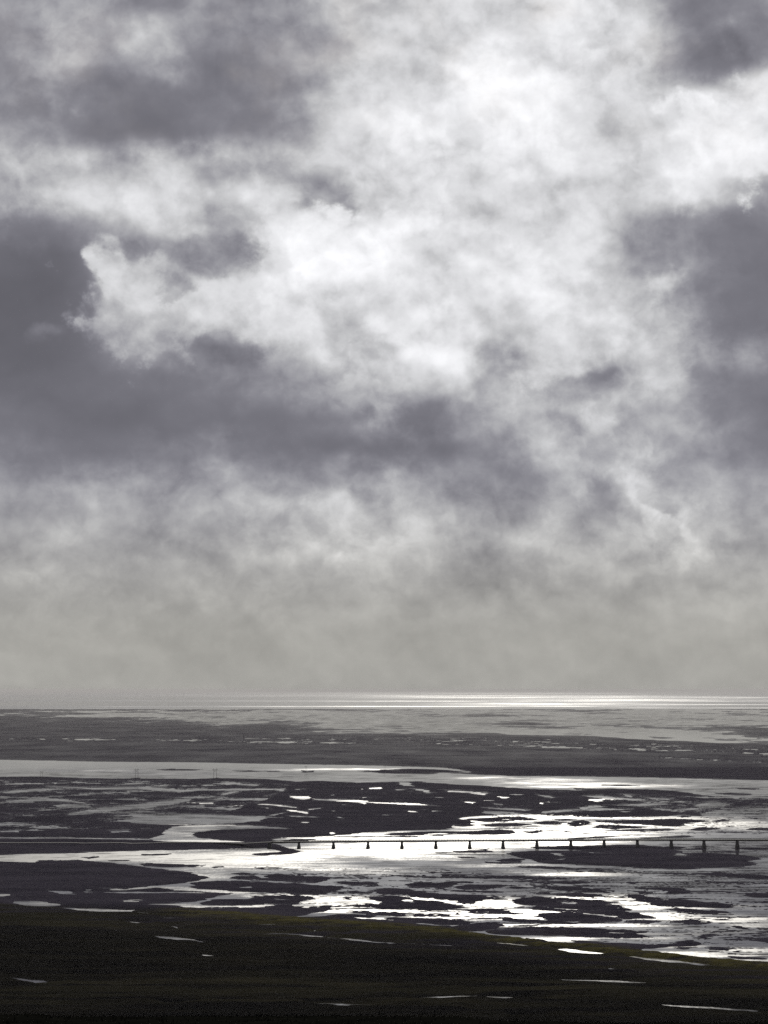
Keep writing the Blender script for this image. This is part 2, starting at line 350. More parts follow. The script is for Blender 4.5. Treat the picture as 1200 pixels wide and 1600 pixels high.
# ------------------------------------------------------------------ the lie of the land
# outlines surveyed as (bearing, depression) pairs; L = sand, W = water, later ones lie over earlier ones
SURVEY = '''
W 2.5|-3000,1186 0,1187 90,1188.5 150,1190 300,1191 400,1193 520,1195 600,1196.5 640,1198 660,1204 720,1209 750,1210.5 800,1212.5 900,1213 1000,1214.5 1100,1217 1200,1219.5 1500,1226 4200,1240 4200,1262 1500,1256 1200,1250 1150,1246 1100,1242 1070,1238 1050,1236 1000,1233.5 950,1234 900,1235 830,1233 800,1231 760,1228 700,1225 650,1221 600,1222 560,1223 500,1220 460,1221 420,1217.5 350,1216 300,1217 215,1216.5 130,1216 60,1213 0,1214 -3000,1214
W|620,1197.5 660,1198 700,1200 725,1203.5 740,1207.5 700,1206.5 650,1203
L|600,1203 640,1201 690,1202.5 728,1206 700,1207.5 640,1207
L|563,1205 600,1203.5 690,1207.5 670,1209.5 600,1208.5
L|245,1202.5 270,1201.5 315,1202.3 300,1203.6 255,1203.6
L|365,1204.4 390,1204 410,1205.5 380,1206
L|415,1204.5 437,1204.5 430,1205.8 418,1205.6
L|470,1204 480,1205.5 492,1204 488,1206.6 475,1206.8
L|593,1203 602,1202.5 612,1203.5 604,1204.6
L|560,1204.5 575,1204 590,1205.5 570,1206
L|330,1216 342,1215.6 350,1217.5 330,1218.5
L|204,1216 215,1215.4 224,1217 204,1218.5
L|58,1215 70,1214.6 74,1217 58,1218
L|900,1231.5 940,1232.5 1000,1233 1050,1235.5 1075,1238 1030,1236.8 960,1234.8 900,1233.5
L|940,1226.5 975,1226.8 1000,1228 960,1227.8
L|1115,1239 1140,1238.8 1175,1240.5 1160,1243 1135,1242
L|1150,1231.5 1185,1232 1180,1233.5 1155,1233
L|1080,1246 1130,1245 1190,1247 1240,1252 1190,1258 1150,1262 1110,1257 1085,1252
W|1084,1258 1100,1254 1125,1253 1142,1257 1120,1262 1095,1263.5
W|1180,1240 1320,1246 1320,1262 1240,1262 1205,1250
W|1110,1266 1160,1262 1210,1260 1400,1262 1400,1290 1200,1282 1120,1279 1090,1275
L|1095,1264 1140,1262.5 1165,1263.5 1130,1265.5 1100,1266
W|0,1238 20,1235 60,1233 100,1233 60,1236 15,1239.5
W|75,1229 150,1231 230,1229 300,1236 280,1237.5 220,1233 150,1233.5
W|0,1252 40,1250 90,1247 140,1255 130,1256.4 85,1250.5 30,1253.5
W|100,1272 150,1263 220,1256 300,1246 300,1251 240,1262 180,1266 120,1274
W|180,1282 230,1270 300,1272 420,1276 400,1285 300,1289 240,1288
W|0,1299 28,1297 30,1299.8 0,1300.6
W|170,1299 205,1297.8 209,1300 172,1301.4
W|-300,1308.5 100,1308.2 190,1310 236,1310.6 232,1312.4 190,1311.6 100,1310.2 -300,1310.6
W|-300,1316 20,1316.3 50,1318.2 150,1318.2 240,1318.8 240,1320 150,1319.8 50,1319.8 -300,1318.5
W|232,1311 250,1306 252,1300 262,1293 285,1290 330,1288 400,1290 450,1294 457,1295.2 400,1294.6 350,1296 325,1299 300,1302 295,1305 320,1310 345,1313 400,1316.2 415,1317.4 340,1318.5 300,1317 250,1315
L|304,1301 330,1299 345,1299 320,1302
W|197,1320 220,1318 225,1320.6 205,1322
W|310,1254 336,1253.5 334,1256.5 312,1256.2
W|402,1255.5 430,1257 468,1261 466,1262.6 430,1259 402,1257.2
W|405,1261.5 420,1262 424,1265 415,1263
W|443,1264.5 460,1266 485,1269 478,1272 465,1268.7 446,1266.7
W|422,1273.5 440,1270 452,1269 430,1274.2
W|455,1244 485,1244.5 487,1247 475,1249.8 458,1247.7
W|487,1248 510,1249 560,1250.5 577,1252.5 570,1256.8 560,1254.3 520,1251.4 490,1250.2
W|575,1252.5 600,1254 650,1255 685,1259.7 660,1258.4 600,1255.9 576,1254.2
W|573,1231 597,1229.8 593,1232.8 576,1233
W|343,1241.5 360,1237 376,1236 365,1239.2 348,1242.5
W|370,1224.5 405,1226.3 400,1228 372,1226.4
W|480,1264 500,1262 503,1263.6 483,1265.4
W|436,1233.8 446,1234.3 444,1236.4 438,1236
W|460,1232.6 470,1233 468,1234.4 461,1234.2
W|395,1275 425,1275.5 440,1278 400,1277.7
W|450,1274 490,1276 497,1277.2 455,1276
W|528,1276.5 534,1276.6 533,1278.3 529,1278
W|464,1283.5 478,1283.8 479,1286 467,1285.7
W|513,1303.4 524,1299.6 526,1301.4 516,1304
W|620,1222.4 640,1222.6 646,1228.6 628,1228
W|640,1232 660,1233 678,1238.5 670,1239.7 650,1234.2
W|618,1233.4 634,1233.6 632,1235 619,1235
W|695,1234.6 730,1236.2 765,1240 755,1242.3 735,1239.4 700,1237
W|780,1244 795,1245.6 792,1248.2 782,1247.2
W|724,1252.3 743,1252.8 739,1255.7 728,1254.4
W|768,1254.8 785,1256.2 783,1258.4 772,1257.2
W|845,1253.8 852,1254.2 850,1257 846,1256.4
W|835,1241.6 860,1243.2 868,1246.4 857,1247.2
W|634,1266.8 655,1267.8 655,1269.7 640,1269.3
W|752,1262 790,1263 830,1265 820,1267 780,1265
W|845,1268 880,1265 940,1263 990,1264 940,1266.6 890,1268 850,1271
W|910,1243.5 940,1243 955,1245.5 930,1247
W|918,1249 945,1248 945,1252 930,1253 922,1251
W|975,1241 990,1243 985,1246 975,1244
W|1010,1246.6 1050,1248 1045,1250 1020,1249
W|960,1258 990,1257 1040,1254 1045,1257 1000,1259.5
W|1000,1253 1030,1252 1010,1255
W|900,1262 930,1258 950,1260 910,1265
W|966,1267 985,1267.5 978,1269.4
W 1.5|713,1279 722,1277.3 740,1275.7 780,1273.6 752,1270 755,1267.2 790,1268 850,1273.4 900,1275.6 950,1277.5 990,1277 1040,1276 1060,1273.3 1100,1275.5 1200,1279 4200,1330 4200,1420 1500,1530 1200,1506 1100,1498 1050,1491.4 995,1486 960,1486 900,1480 800,1466 740,1459 640,1441 590,1437 520,1431.5 450,1433 400,1419.5 388,1418.5 300,1417.5 240,1412.8 300,1409 365,1395.5 340,1391.5 265,1392 265,1383.5 310,1378.5 325,1371 300,1364 270,1360 235,1356 200,1352 175,1349 150,1346 120,1344 60,1344.5 55,1348.5 30,1347.5 0,1346 -3000,1340 -3000,1336 0,1335.5 100,1333 180,1330 260,1328.5 300,1327 400,1325 430,1327 442,1330.5 400,1333.5 395,1335.5 410,1337 450,1335 470,1331.5 474,1330 460,1327 440,1322.5 428,1318 422,1312.6 440,1309 490,1307.5 540,1305 570,1300.4 600,1299.8 620,1298.6 640,1297.6 690,1296.4 710,1294 709,1289.6 730,1288.4 742,1285.6 735,1282
L|716,1280.5 760,1278 800,1275.5 838,1277.6 822,1279.6 800,1283.5 760,1285 745,1282.4 733,1281.6
L|712,1290.5 718,1287.6 735,1287 742,1289 725,1291.3
L|745,1290 770,1287 800,1286 830,1288 815,1291 770,1292.3
L|810,1281 830,1279 842,1280.6 825,1283
L|833,1286 850,1283 870,1283 880,1286 870,1288 845,1288.2
L|600,1303 640,1300 680,1298.3 740,1299 760,1296.6 785,1296 805,1298.4 808,1302 780,1304.4 740,1303.4 700,1304 690,1306.5 660,1305 630,1305.5 605,1304.6
W|664,1304.2 690,1301.8 718,1302.4 700,1303.4
L|815,1300 835,1297.5 848,1299.6 830,1302
L|865,1280 885,1279 900,1280.2 880,1282
L|927,1283 960,1281 1010,1281 1050,1279.5 1095,1281 1112,1283 1098,1284.5 1070,1286 1073,1291 1050,1292.3 1000,1288.2 960,1286.2
L|1108,1283.3 1130,1281 1142,1282.6 1120,1284.6
L|925,1293.3 935,1289 970,1289 1010,1291.6 1000,1294 960,1296
L|950,1297.2 1000,1295.5 1050,1295 1062,1296.6 1030,1298 960,1298.3
L|1078,1295.2 1100,1293 1127,1294.6 1110,1296.6 1085,1297
L|1060,1276 1072,1274.3 1082,1276 1067,1277.8
L|1168,1295 1185,1293.3 1220,1294 1220,1297.3 1180,1297
L|1115,1299 1140,1300 1157,1300.4 1150,1301.4 1125,1300.8
L|1000,1308.6 1040,1307 1075,1306.3 1085,1307.5 1060,1309.2 1010,1309.8
L|890,1283 910,1281 927,1286 905,1292.4 885,1289
L|880,1311 930,1306.6 1000,1305 960,1307.4 900,1311.6
L|437,1313.2 460,1311 490,1311 495,1312.6 480,1314 445,1315.6
L|524,1307.4 600,1305.8 600,1306.8 530,1308.2
L|600,1306 622,1306.6 660,1307 640,1308 605,1307.4
L|-3000,1352 -50,1349 0,1347.5 30,1349 55,1350 60,1346 120,1345 150,1347.4 175,1350.5 200,1353.6 235,1357.6 270,1361.6 300,1365.6 323,1371.3 305,1377 265,1381.6 200,1386.5 60,1391 0,1393 -3000,1390
W 1.5|325,1368 357,1369 352,1375.2 330,1377.6 300,1381 282,1383 300,1389 340,1391 363,1394 355,1396 310,1393.2 265,1391 250,1386.4 235,1387.4 200,1391 188,1390.3 215,1386 260,1382 300,1378.6 322,1373.5
W|72,1392.2 100,1393 126,1397.4 95,1397
W|128,1393.4 155,1394.6 150,1396 130,1395.4
W|130,1390 142,1389.8 140,1391.4 131,1391.2
W|158,1393.8 260,1394 300,1393.4 340,1395.4 300,1396 160,1395.8
W|160,1388.6 190,1388 205,1390.5 180,1391.5
W|-60,1397.5 12,1397 17,1399 5,1400.6 -60,1401
W|17,1408.6 40,1407.8 60,1408 80,1410.6 97,1413.6 85,1416 55,1417.2 35,1415 25,1411.5
W|85,1418 110,1418 140,1420 175,1421.8 214,1422.3 210,1425.2 160,1425 120,1421.6
W|187,1407.2 215,1406.4 233,1407.4 215,1409.2 195,1409
W|216,1425.4 236,1426.6 234,1428 217,1427
W|188,1438.8 210,1440 238,1442.8 215,1442.6
W|255,1433.6 290,1434 288,1435.2 256,1434.8
W|260,1445.6 276,1448.6 268,1451.8
W|251,1454 258,1454 256,1456.6
W|233,1461.8 260,1463.6 290,1466.6 328,1474.2 300,1472.2 260,1469 245,1465.4
W|300,1491 322,1492.4 338,1494.8 321,1494.4
W|177,1456 190,1450 186,1455
L|300,1380 320,1378 345,1376.5 380,1377 420,1378 440,1380 480,1381.5 520,1384 556,1388 530,1390 525,1393 510,1399.3 470,1398 420,1395 365,1393 340,1390 300,1388
W|380,1385.8 396,1385 395,1386.8 381,1387
L|357,1371 370,1368.8 400,1369 410,1373 380,1374.5 360,1373
L|415,1366.5 430,1365 470,1368.5 511,1370.8 511,1374 503,1379.3 460,1378 420,1376.3 398,1373 420,1371.8 414,1369
L|388,1355 430,1354.4 445,1357 410,1357.7
L|328,1354 350,1352.8 353,1355 335,1356.2
L|296,1353 315,1351.8 312,1353.5
L|361,1365 380,1363.3 412,1366.3 380,1367.3
L|522,1379.6 535,1377 560,1377.5 590,1381 602,1383.6 570,1384.3 540,1382.8
L|536,1374 560,1374.8 592,1379.4 560,1377.2
L|569,1391.6 590,1388 620,1387.5 650,1391 660,1394 700,1397 750,1399 758,1403 766,1407.3 740,1410.7 722,1411.2 700,1407.4 640,1400.5 590,1395
L|562,1400.6 600,1399.5 640,1402 660,1406 690,1410 726,1416.6 712,1421.5 680,1423.4 620,1420.4 580,1418.3 548,1416.8 575,1411.5 602,1413.2 583,1407
W|650,1402 680,1404.5 722,1409.2 700,1411.4 660,1405.6
W|625,1406.6 642,1405 640,1410.4 628,1408.4
L|380,1405.6 410,1400 450,1398.6 487,1401 496,1404.6 475,1407.2 480,1411 460,1414.2 430,1413.3 410,1412.4 378,1412 374,1408.4
W|423,1404.4 457,1405.4 452,1407.2 428,1406.6
L|533,1402.4 547,1403 541,1404.8
L|540,1394 555,1392.8 558,1395 545,1395.9
L|312,1409.4 345,1405 385,1405 398,1410 416,1413.2 380,1414.8 340,1415.3 310,1413.8
L|280,1419 388,1418.6 420,1416 445,1414 462,1416 475,1419 490,1416 505,1416.6 517,1421.2 505,1424.2 480,1427.8 450,1433 420,1440 300,1440
L|510,1431 530,1428.8 580,1430 602,1432.2 580,1434.2 540,1432.8
L|545,1425.4 600,1425.5 650,1427 690,1428.5 696,1432.2 660,1432.8 600,1431
L|600,1434 640,1433.5 700,1435.5 730,1438 757,1440 740,1444 700,1445.4 660,1442.4 610,1438
L|600,1441 700,1447 740,1443 760,1440 778,1441 794,1446.3 783,1450.4 750,1455.4 700,1456 640,1450
W|690,1444.2 712,1445.8 705,1448
L|634,1381.6 650,1379 690,1380 726,1379.3 715,1382 700,1384.6 690,1388 650,1386.7
L|709,1386 730,1382.5 770,1382 818,1383.4 790,1386 765,1389 755,1391.2 725,1389.7
L|668,1386.6 720,1391 750,1392 789,1393.4 780,1395 740,1393.4 690,1390.6
L|613,1367.3 650,1368.8 682,1371 650,1371.3
L|688,1364.8 740,1366.8 800,1368.8 850,1370.8 905,1372.8 880,1374.4 800,1373.3 720,1371.5 693,1369.8
W|700,1367.6 760,1369 750,1370 705,1369
L|698,1377 730,1377.4 737,1379 705,1378.8
L|798,1377.3 860,1376.8 922,1378.4 900,1380.8 840,1380.3
L|834,1384 850,1383.3 849,1385.8
L|798,1386 820,1384.8 838,1387.5 810,1388.3
L|849,1388.6 862,1384 900,1385.5 925,1387.5 932,1390 960,1395.7 920,1394.3 880,1392.3
L|863,1397 900,1395 930,1397 967,1402.2 930,1403.2 890,1400.4
L|828,1394 860,1393.4 860,1396.8 838,1396.4
L|762,1403 775,1402.8 783,1406 770,1405.7
L|801,1408 808,1402 840,1402 880,1404 930,1406 960,1410 975,1417 986,1423 960,1424.3 900,1422.3 870,1419.3 850,1416.3 820,1414.3 809,1409.4
W|868,1408.8 900,1410.6 896,1412.8 874,1411.2
W|812,1412 822,1410.4 824,1414
L|798,1418 820,1416.8 850,1418.8 880,1421 950,1423 985,1425 1022,1432.2 1000,1434 960,1430.2 900,1424.8 870,1424.3 830,1421.3
L|845,1427 900,1426 940,1430 970,1435 976,1440 940,1442.2 900,1440.7 860,1437.2 838,1432
L|726,1425 750,1418.8 770,1420 800,1424 822,1430 790,1429.2 760,1425.4 750,1428.4
L|968,1433 1000,1429.3 1028,1433 1015,1435.2 975,1436.3
L|968,1441 1000,1437.3 1024,1440 1010,1442.2
L|768,1433 800,1434 850,1438 890,1440 905,1443.6 850,1442.3 800,1440.3
L|770,1453 850,1447.8 900,1449.6 950,1451.3 985,1455 1010,1457 985,1459 1032,1465.5 1000,1466.3 900,1464.6 850,1461.4 800,1460.4 760,1457
W|945,1457 985,1457 975,1458.5 948,1458.4
L|975,1397 1000,1398.5 1020,1402 1060,1406 1100,1409 1140,1413 1152,1418.2 1120,1419.2 1060,1416.3 1020,1415.2 1000,1410.4 985,1404.3
L|1033,1421 1060,1419 1100,1421 1140,1425 1153,1428.3 1100,1427.2 1060,1426.2
L|1050,1440.6 1070,1436 1090,1437 1110,1440 1128,1441.6 1100,1443.7 1070,1443.3
L|989,1388 1020,1387.3 1050,1388.3 1073,1388.4 1070,1391 1087,1396.3 1060,1397.3 1043,1396.7 1045,1391.3 1010,1390.3
L|993,1392 1005,1392.4 1020,1395.6 1000,1394.4
L|985,1379.2 998,1380 996,1381.2 986,1380.8
L|1163,1399 1185,1396 1200,1397 1240,1399 1240,1403.4 1180,1401.7
L|1078,1364 1120,1364.3 1160,1366 1200,1368 1270,1372 1270,1378 1200,1375.4 1150,1371.3 1100,1367.3
L|1085,1376.6 1160,1379.6 1160,1381 1100,1378.6
L|1095,1461 1110,1459.8 1125,1462 1100,1463.3
L|1099,1482.2 1120,1480 1152,1482.6 1130,1484.8
L|1155,1467 1200,1468.3 1240,1471 1200,1472
L|1135,1494.2 1180,1496.6 1195,1499.2 1150,1498.4
L|1148,1447.4 1160,1447.8 1175,1453.3 1160,1451.4
L|800,1466 850,1469 900,1471 960,1473 1030,1476 1050,1474.5 1050,1471 1065,1469 1080,1470 1087,1475.6 1060,1479.7 1000,1484.2 993,1487.5 940,1488 880,1480
W|852,1468.6 872,1465.4 905,1465.6 900,1474.2 868,1473.2
W|752,1461 780,1462 808,1465.8 780,1464.6
W|868,1483.4 890,1482.2 948,1490 935,1492.2 905,1490.7
W|713,1457.4 735,1455.2 730,1458
L|828,1324.6 850,1322 900,1321.5 1000,1320 1040,1324 1072,1332 1040,1334.3 1000,1333.3 940,1334.3 900,1327.7 860,1327.3
L|787,1332 820,1330 850,1329 900,1329 945,1334 1000,1332 1040,1331 1072,1333 1100,1333 1150,1335 1193,1341 1178,1344 1160,1345.2 1188,1351 1160,1354.2 1100,1356.3 1080,1358.7 1040,1357.2 980,1354.7 900,1351.2 850,1349.2 830,1343.3 800,1337.3
W|860,1332.4 875,1333.4 886,1337 875,1339 865,1336
W|1043,1336 1062,1333.6 1083,1336.6 1060,1337.2
W|868,1342.5 886,1341 884,1344.5
L|768,1344 800,1341 822,1343 812,1348.2 780,1347.2
L|717,1339 740,1339.8 752,1341.7 725,1341.3
L|738,1345 780,1347 818,1348.3 780,1349.4
L|707,1331 730,1329 760,1328.4 767,1331 740,1332.7 715,1332.2
L|745,1326.6 765,1326 758,1327.8
L|677,1331.4 700,1332.3 687,1333.3
L|796,1353.3 850,1353.8 900,1356.3 972,1358.6 940,1360.2 860,1358.3 820,1356.3
L|131,1340 150,1338.3 153,1340 138,1341.7
L|224,1335 250,1333.8 265,1334 245,1336.2 228,1336.8
L|174,1345 200,1344.3 206,1346
L|213,1349 240,1348.8 280,1350 307,1351.4 300,1354.2 260,1355.3 230,1352.8
L|1033,1324 1049,1322.6 1063,1323.8 1062,1326 1038,1326.2
L|1073,1326.6 1095,1324.8 1108,1326.2 1080,1327.8
L|1085,1322 1100,1321 1116,1322.4 1100,1323.6
L|1140,1325.2 1160,1324.2 1230,1325 1230,1327.4 1160,1327.4
L|1180,1321 1230,1320.3 1230,1322.7
L|1112,1330.6 1140,1329.8 1167,1331 1140,1332.3
W|403,1458.4 440,1457.8 480,1460.8 520,1465.3 560,1467.8 600,1471.3 622,1473.7 600,1473.6 540,1468.8 490,1463.4 440,1460.2 403,1460
W|608,1473.4 700,1477 722,1478.6 700,1478.2 610,1474.6
W|758,1472.4 780,1473.2 830,1477.4 846,1480.8 800,1476.8
W|968,1493.6 1040,1499.4 1100,1505.4 1160,1512.4 1140,1513.2 1060,1505.4 1000,1499.4
W|1178,1514.6 1230,1520 1230,1521.4 1178,1516
W|486,1453 497,1452.8 495,1455.2
W|531,1458.8 541,1459.2 538,1461.2
W|703,1494.3 714,1495 710,1497.2
W|946,1511.8 969,1514.3 960,1516.2
W|1006,1520.8 1024,1522 1022,1523.2 1007,1522.2
W|404,1444 430,1443.2 437,1445.5 410,1446.3
W|868,1530.4 950,1532.6 1032,1536.2 1000,1537 880,1532.2
W|1080,1531.4 1110,1532.6 1106,1534 1082,1533
W|428,1530 445,1529.2 462,1530.4 440,1531.8
W|8,1527.6 40,1530.6 72,1531.6 77,1535 50,1536.2 30,1532
W|58,1542 82,1542.4 80,1544 60,1543.6
W|640,1558.3 700,1557.3 748,1556.2 748,1558.5 700,1559.7 650,1560.2
W|758,1557 800,1557.8 852,1560.6 848,1562.6 800,1560.7 762,1559
W|848,1561 932,1564 928,1566.2 850,1563
W|955,1564.2 1040,1569.6 1120,1574.6 1188,1578.8 1180,1581.2 1100,1576.3 1000,1570 956,1567
W|488,1566.8 530,1566.8 560,1569.3 652,1572.6 652,1575 560,1572.7 490,1569.7
W|675,1573.8 688,1574 686,1575.6 676,1575.4
W|733,1577.6 772,1580.6 768,1582 734,1579.2
W|-60,1568.6 62,1569 64,1571.2 -60,1571.2
W|246,1568 290,1564.6 312,1565 300,1567.8 253,1569.8
W|798,1585.6 852,1587.6 850,1589.4 800,1587.4
'''
# wind-roughened or sun-struck stretches of water: bearing, depression, half sizes, strength
RUFFLE = '''
60,1341,150,9,1.5 200,1338,130,11,1.4 330,1342,140,15,1.25 450,1338,120,13,1.1 560,1330,160,10,1 660,1323,170,11,1 420,1352,90,9,.75 300,1366,70,12,.55 510,1357,70,6,.55 580,1360,90,7,.35
-300,1340,280,12,1.5 560,1308,180,9,1 750,1309,210,6,1 880,1303,170,9,1 960,1292,170,8,.9 1110,1287,140,8,1 880,1277,170,4,1 770,1281,70,7,.9 740,1290,60,6,.7 1040,1278,120,3,.9 1180,1290,60,8,.9
290,1300,66,14,.5 300,1290,90,3,.8 300,1315,90,3,.8 330,1315,110,4,.9 120,1318,260,2.5,.7 130,1309,280,2.5,.6
900,1366,80,4,.75 830,1362,60,3,.4 760,1352,100,4,.3 640,1340,110,6,.7 880,1318,90,6,.75 960,1314,60,5,.7 800,1322,60,5,.5
530,1410,80,10,.95 570,1424,150,3.5,1 690,1430,80,9,1 760,1411,60,9,.9 650,1404,60,4,.9 800,1432,110,5,1 720,1409,50,4,.9 440,1400,80,4,.9 340,1394,60,5,.9 390,1417,120,4,1 550,1436,120,3,.9 620,1437,80,3,.8 880,1424,120,4,.9
950,1404,90,7,.95 1000,1413,60,10,1 1040,1431,90,8,1 1130,1436,110,6,1 1180,1445,60,6,.8 1080,1417,120,5,.55 960,1446,130,3,.8 840,1446,90,3,.9 870,1468,80,4,.9 1000,1467,80,4,.6
1080,1492,130,6,1 1170,1502,90,6,1 1180,1485,90,5,.75 1060,1480,50,4,.6 910,1487,60,6,.7 1120,1455,160,12,.35 1000,1455,90,8,.4
150,1204,75,1.8,.7 540,1202,90,1.8,.55 290,1209,80,3,.35 440,1203,80,2,.35 850,1221,90,5,.5 930,1229,130,3.5,.7 1010,1228,90,3,.6 900,1225,120,3,.5 800,1216,80,4,.4
560,1251,60,5,.8 470,1247,40,4,.7 620,1256,80,5,.8 740,1254,30,4,.7 645,1268,30,3,.7 850,1255,20,3,.8 470,1268,60,4,.6 420,1259,80,4,.6 330,1255,50,3,.7 585,1231,40,3,.6 930,1250,40,4,.7 470,1285,30,3,.5 790,1246,60,4,.5 735,1239,80,4,.4 520,1302,40,3,.6
60,1413,60,6,.55 160,1423,100,4,.75 210,1408,60,3,.9 10,1399,40,4,.8 240,1390,120,6,.6 290,1417,90,5,.8 215,1441,40,3,.7 280,1468,60,5,.45 320,1493,40,4,.4 270,1449,40,4,.4 500,1464,160,7,0.27 1040,1500,130,12,0.27 800,1476,90,5,0.24 950,1533,120,5,0.18 700,1558,120,4,0.18 1060,1572,160,12,0.30 880,1562,90,4,0.24 570,1570,120,5,0.21 280,1567,60,4,0.15 40,1531,60,5,0.12 20,1570,90,3,0.18 480,1454,60,4,0.18
'''


# ---- gradient noise on arrays
_rng = np.random.RandomState(11)
_perm = np.concatenate([_rng.permutation(256)] * 2)
_ang = _rng.rand(256) * 2 * np.pi
_gx, _gy = np.cos(_ang), np.sin(_ang)


def perlin(x, y):
    xi = np.floor(x).astype(np.int64); yi = np.floor(y).astype(np.int64)
    xf = x - xi; yf = y - yi
    u = xf * xf * xf * (xf * (xf * 6 - 15) + 10)
    v_ = yf * yf * yf * (yf * (yf * 6 - 15) + 10)

    def g(ix, iy, fx, fy):
        h = _perm[_perm[ix & 255] + (iy & 255)]
        return _gx[h] * fx + _gy[h] * fy
    a = g(xi, yi, xf, yf); b = g(xi + 1, yi, xf - 1, yf)
    c = g(xi, yi + 1, xf, yf - 1); d = g(xi + 1, yi + 1, xf - 1, yf - 1)
    return (a + u * (b - a)) + v_ * ((c + u * (d - c)) - (a + u * (b - a)))


def fbm(x, y, octaves=4, gain=0.5, seed=0):
    t = 0.0; amp = 1.0
    for o in range(octaves):
        t = t + amp * perlin(x * 2 ** o + 17.3 * o + seed * 31.7, y * 2 ** o - 9.1 * o + seed * 12.9)
        amp *= gain
    return t * 1.4


def sstep(x, a, b):
    t = np.clip((x - a) / (b - a), 0, 1)
    return t * t * (3 - 2 * t)


def chaikin(p, n=1):
    p = np.asarray(p, float)
    for _ in range(n):
        q = np.roll(p, -1, axis=0)
        p = np.stack([p * 0.78 + q * 0.22, p * 0.22 + q * 0.78], 1).reshape(-1, 2)
    return p


SQ = 4.0        # sideways lengths count for a quarter (the plain is seen at a grazing angle)


def sdist(poly, gx, gy):
    """signed distance, positive inside"""
    best = np.full(gx.shape, 1e9)
    inside = np.zeros(gx.shape, bool)
    X = gx / SQ
    px_ = poly[:, 0] / SQ; py_ = poly[:, 1]
    n = len(poly)
    for i in range(n):
        x0, y0 = px_[i], py_[i]
        x1, y1 = px_[(i + 1) % n], py_[(i + 1) % n]
        ex, ey = x1 - x0, y1 - y0
        L2 = ex * ex + ey * ey + 1e-9
        t = np.clip(((X - x0) * ex + (gy - y0) * ey) / L2, 0, 1)
        dx = X - x0 - t * ex; dy = gy - y0 - t * ey
        best = np.minimum(best, dx * dx + dy * dy)
        if y0 != y1:
            cr = ((y0 > gy) != (y1 > gy)) & (X < (x1 - x0) * (gy - y0) / (y1 - y0) + x0)
            inside ^= cr
    d = np.sqrt(best)
    return np.where(inside, d, -d)


def grid_mesh(name, X, Y, Z, mat, attrs=None):
    nr, nc = X.shape
    me = bpy.data.meshes.new(name)
    co = np.stack([X, Y, Z], -1).reshape(-1, 3).astype(np.float32)
    idx = np.arange(nr * nc).reshape(nr, nc)
    # rows run from far to near: order the corners so that the normals point up
    q = np.stack([idx[1:, :-1], idx[1:, 1:], idx[:-1, 1:], idx[:-1, :-1]], -1).reshape(-1, 4).astype(np.int32)
    nf = len(q)
    me.vertices.add(len(co)); me.vertices.foreach_set('co', co.ravel())
    me.loops.add(nf * 4); me.loops.foreach_set('vertex_index', q.ravel())
    me.polygons.add(nf)
    me.polygons.foreach_set('loop_start', np.arange(0, nf * 4, 4, dtype=np.int32))
    me.update(calc_edges=True)
    me.polygons.foreach_set('use_smooth', np.ones(nf, bool))
    for k, a in (attrs or {}).items():
        at = me.attributes.new(k, 'FLOAT', 'POINT')
        at.data.foreach_set('value', a.astype(np.float32).ravel())
    me.materials.append(mat)
    o = bpy.data.objects.new(name, me)
    COL.objects.link(o)
    return o


def spread(a, b, step):
    return np.arange(a, b, step)


side = [14.0 * 1.12 ** i for i in range(30)]
cs = np.cumsum(side)
cs = cs[cs < 3000]
cols = np.concatenate([(-100 - cs)[::-1], spread(-100, 1300, 1.25), 1300 + np.concatenate([[0], cs])])
rows = np.concatenate([spread(1105, 1345, 0.4), spread(1345, 1520, 0.5), spread(1520, 1600, 0.8),
                       spread(1600, 1760, 5), [1760, 1850, 2000, 2300, 2800, 3600]])
GX, GY = np.meshgrid(cols, rows)
WXg, WYg = ground_at(GX, GY)

# shorelines wander
n1 = fbm(WXg / 34, WYg / 45, 4, seed=1)
n2 = fbm(WXg / 34, WYg / 45, 4, seed=2)
persp = np.clip((GY - HOR) / 250.0, 0.15, 1.6)
UX = GX + n1 * 7.0 * persp
UY = GY + n2 * 0.55 * persp ** 1.0

f = np.full(GX.shape, 5.0)
for line in SURVEY.strip().splitlines():
    head, pts = line.split('|')
    hp = head.split()
    poly = np.array([[float(c) for c in p.split(',')] for p in pts.split()])
    if len(poly) < 24 and np.ptp(poly[:, 1]) > 9:
        poly = chaikin(poly, 1)
    mg = 7.0
    y0, y1 = poly[:, 1].min() - mg, poly[:, 1].max() + mg
    x0, x1 = poly[:, 0].min() - mg * 4, poly[:, 0].max() + mg * 4
    r0, r1 = np.searchsorted(rows, [y0, y1]); c0, c1 = np.searchsorted(cols, [x0, x1])
    r1 = max(r1, r0 + 1); c1 = max(c1, c0 + 1)
    sl = (slice(r0, r1), slice(c0, c1))
    s = sdist(poly, UX[sl], UY[sl])
    if poly[:, 1].max() - poly[:, 1].min() < 5.0:
        s = s + (0.16 if hp[0] == 'L' else (-0.14 if poly[:, 1].max() < 1290 else (-0.06 if poly[:, 1].min() > 1432 else 0.02)))                    # hold the width of slivers
    if hp[0] == 'L':
        f[sl] = np.maximum(f[sl], np.clip(s, -7, 5))
    else:
        f[sl] = np.minimum(f[sl], np.clip(-s, -5, 7))

# braided flats, half awash
def zone(pts, soft=4.0):
    poly = np.array(pts, float)
    out = np.zeros(GX.shape)
    r0, r1 = np.searchsorted(rows, [poly[:, 1].min() - 1, poly[:, 1].max() + 1])
    out[r0:r1] = sstep(sdist(poly, GX[r0:r1], GY[r0:r1]), 0, soft)
    return out


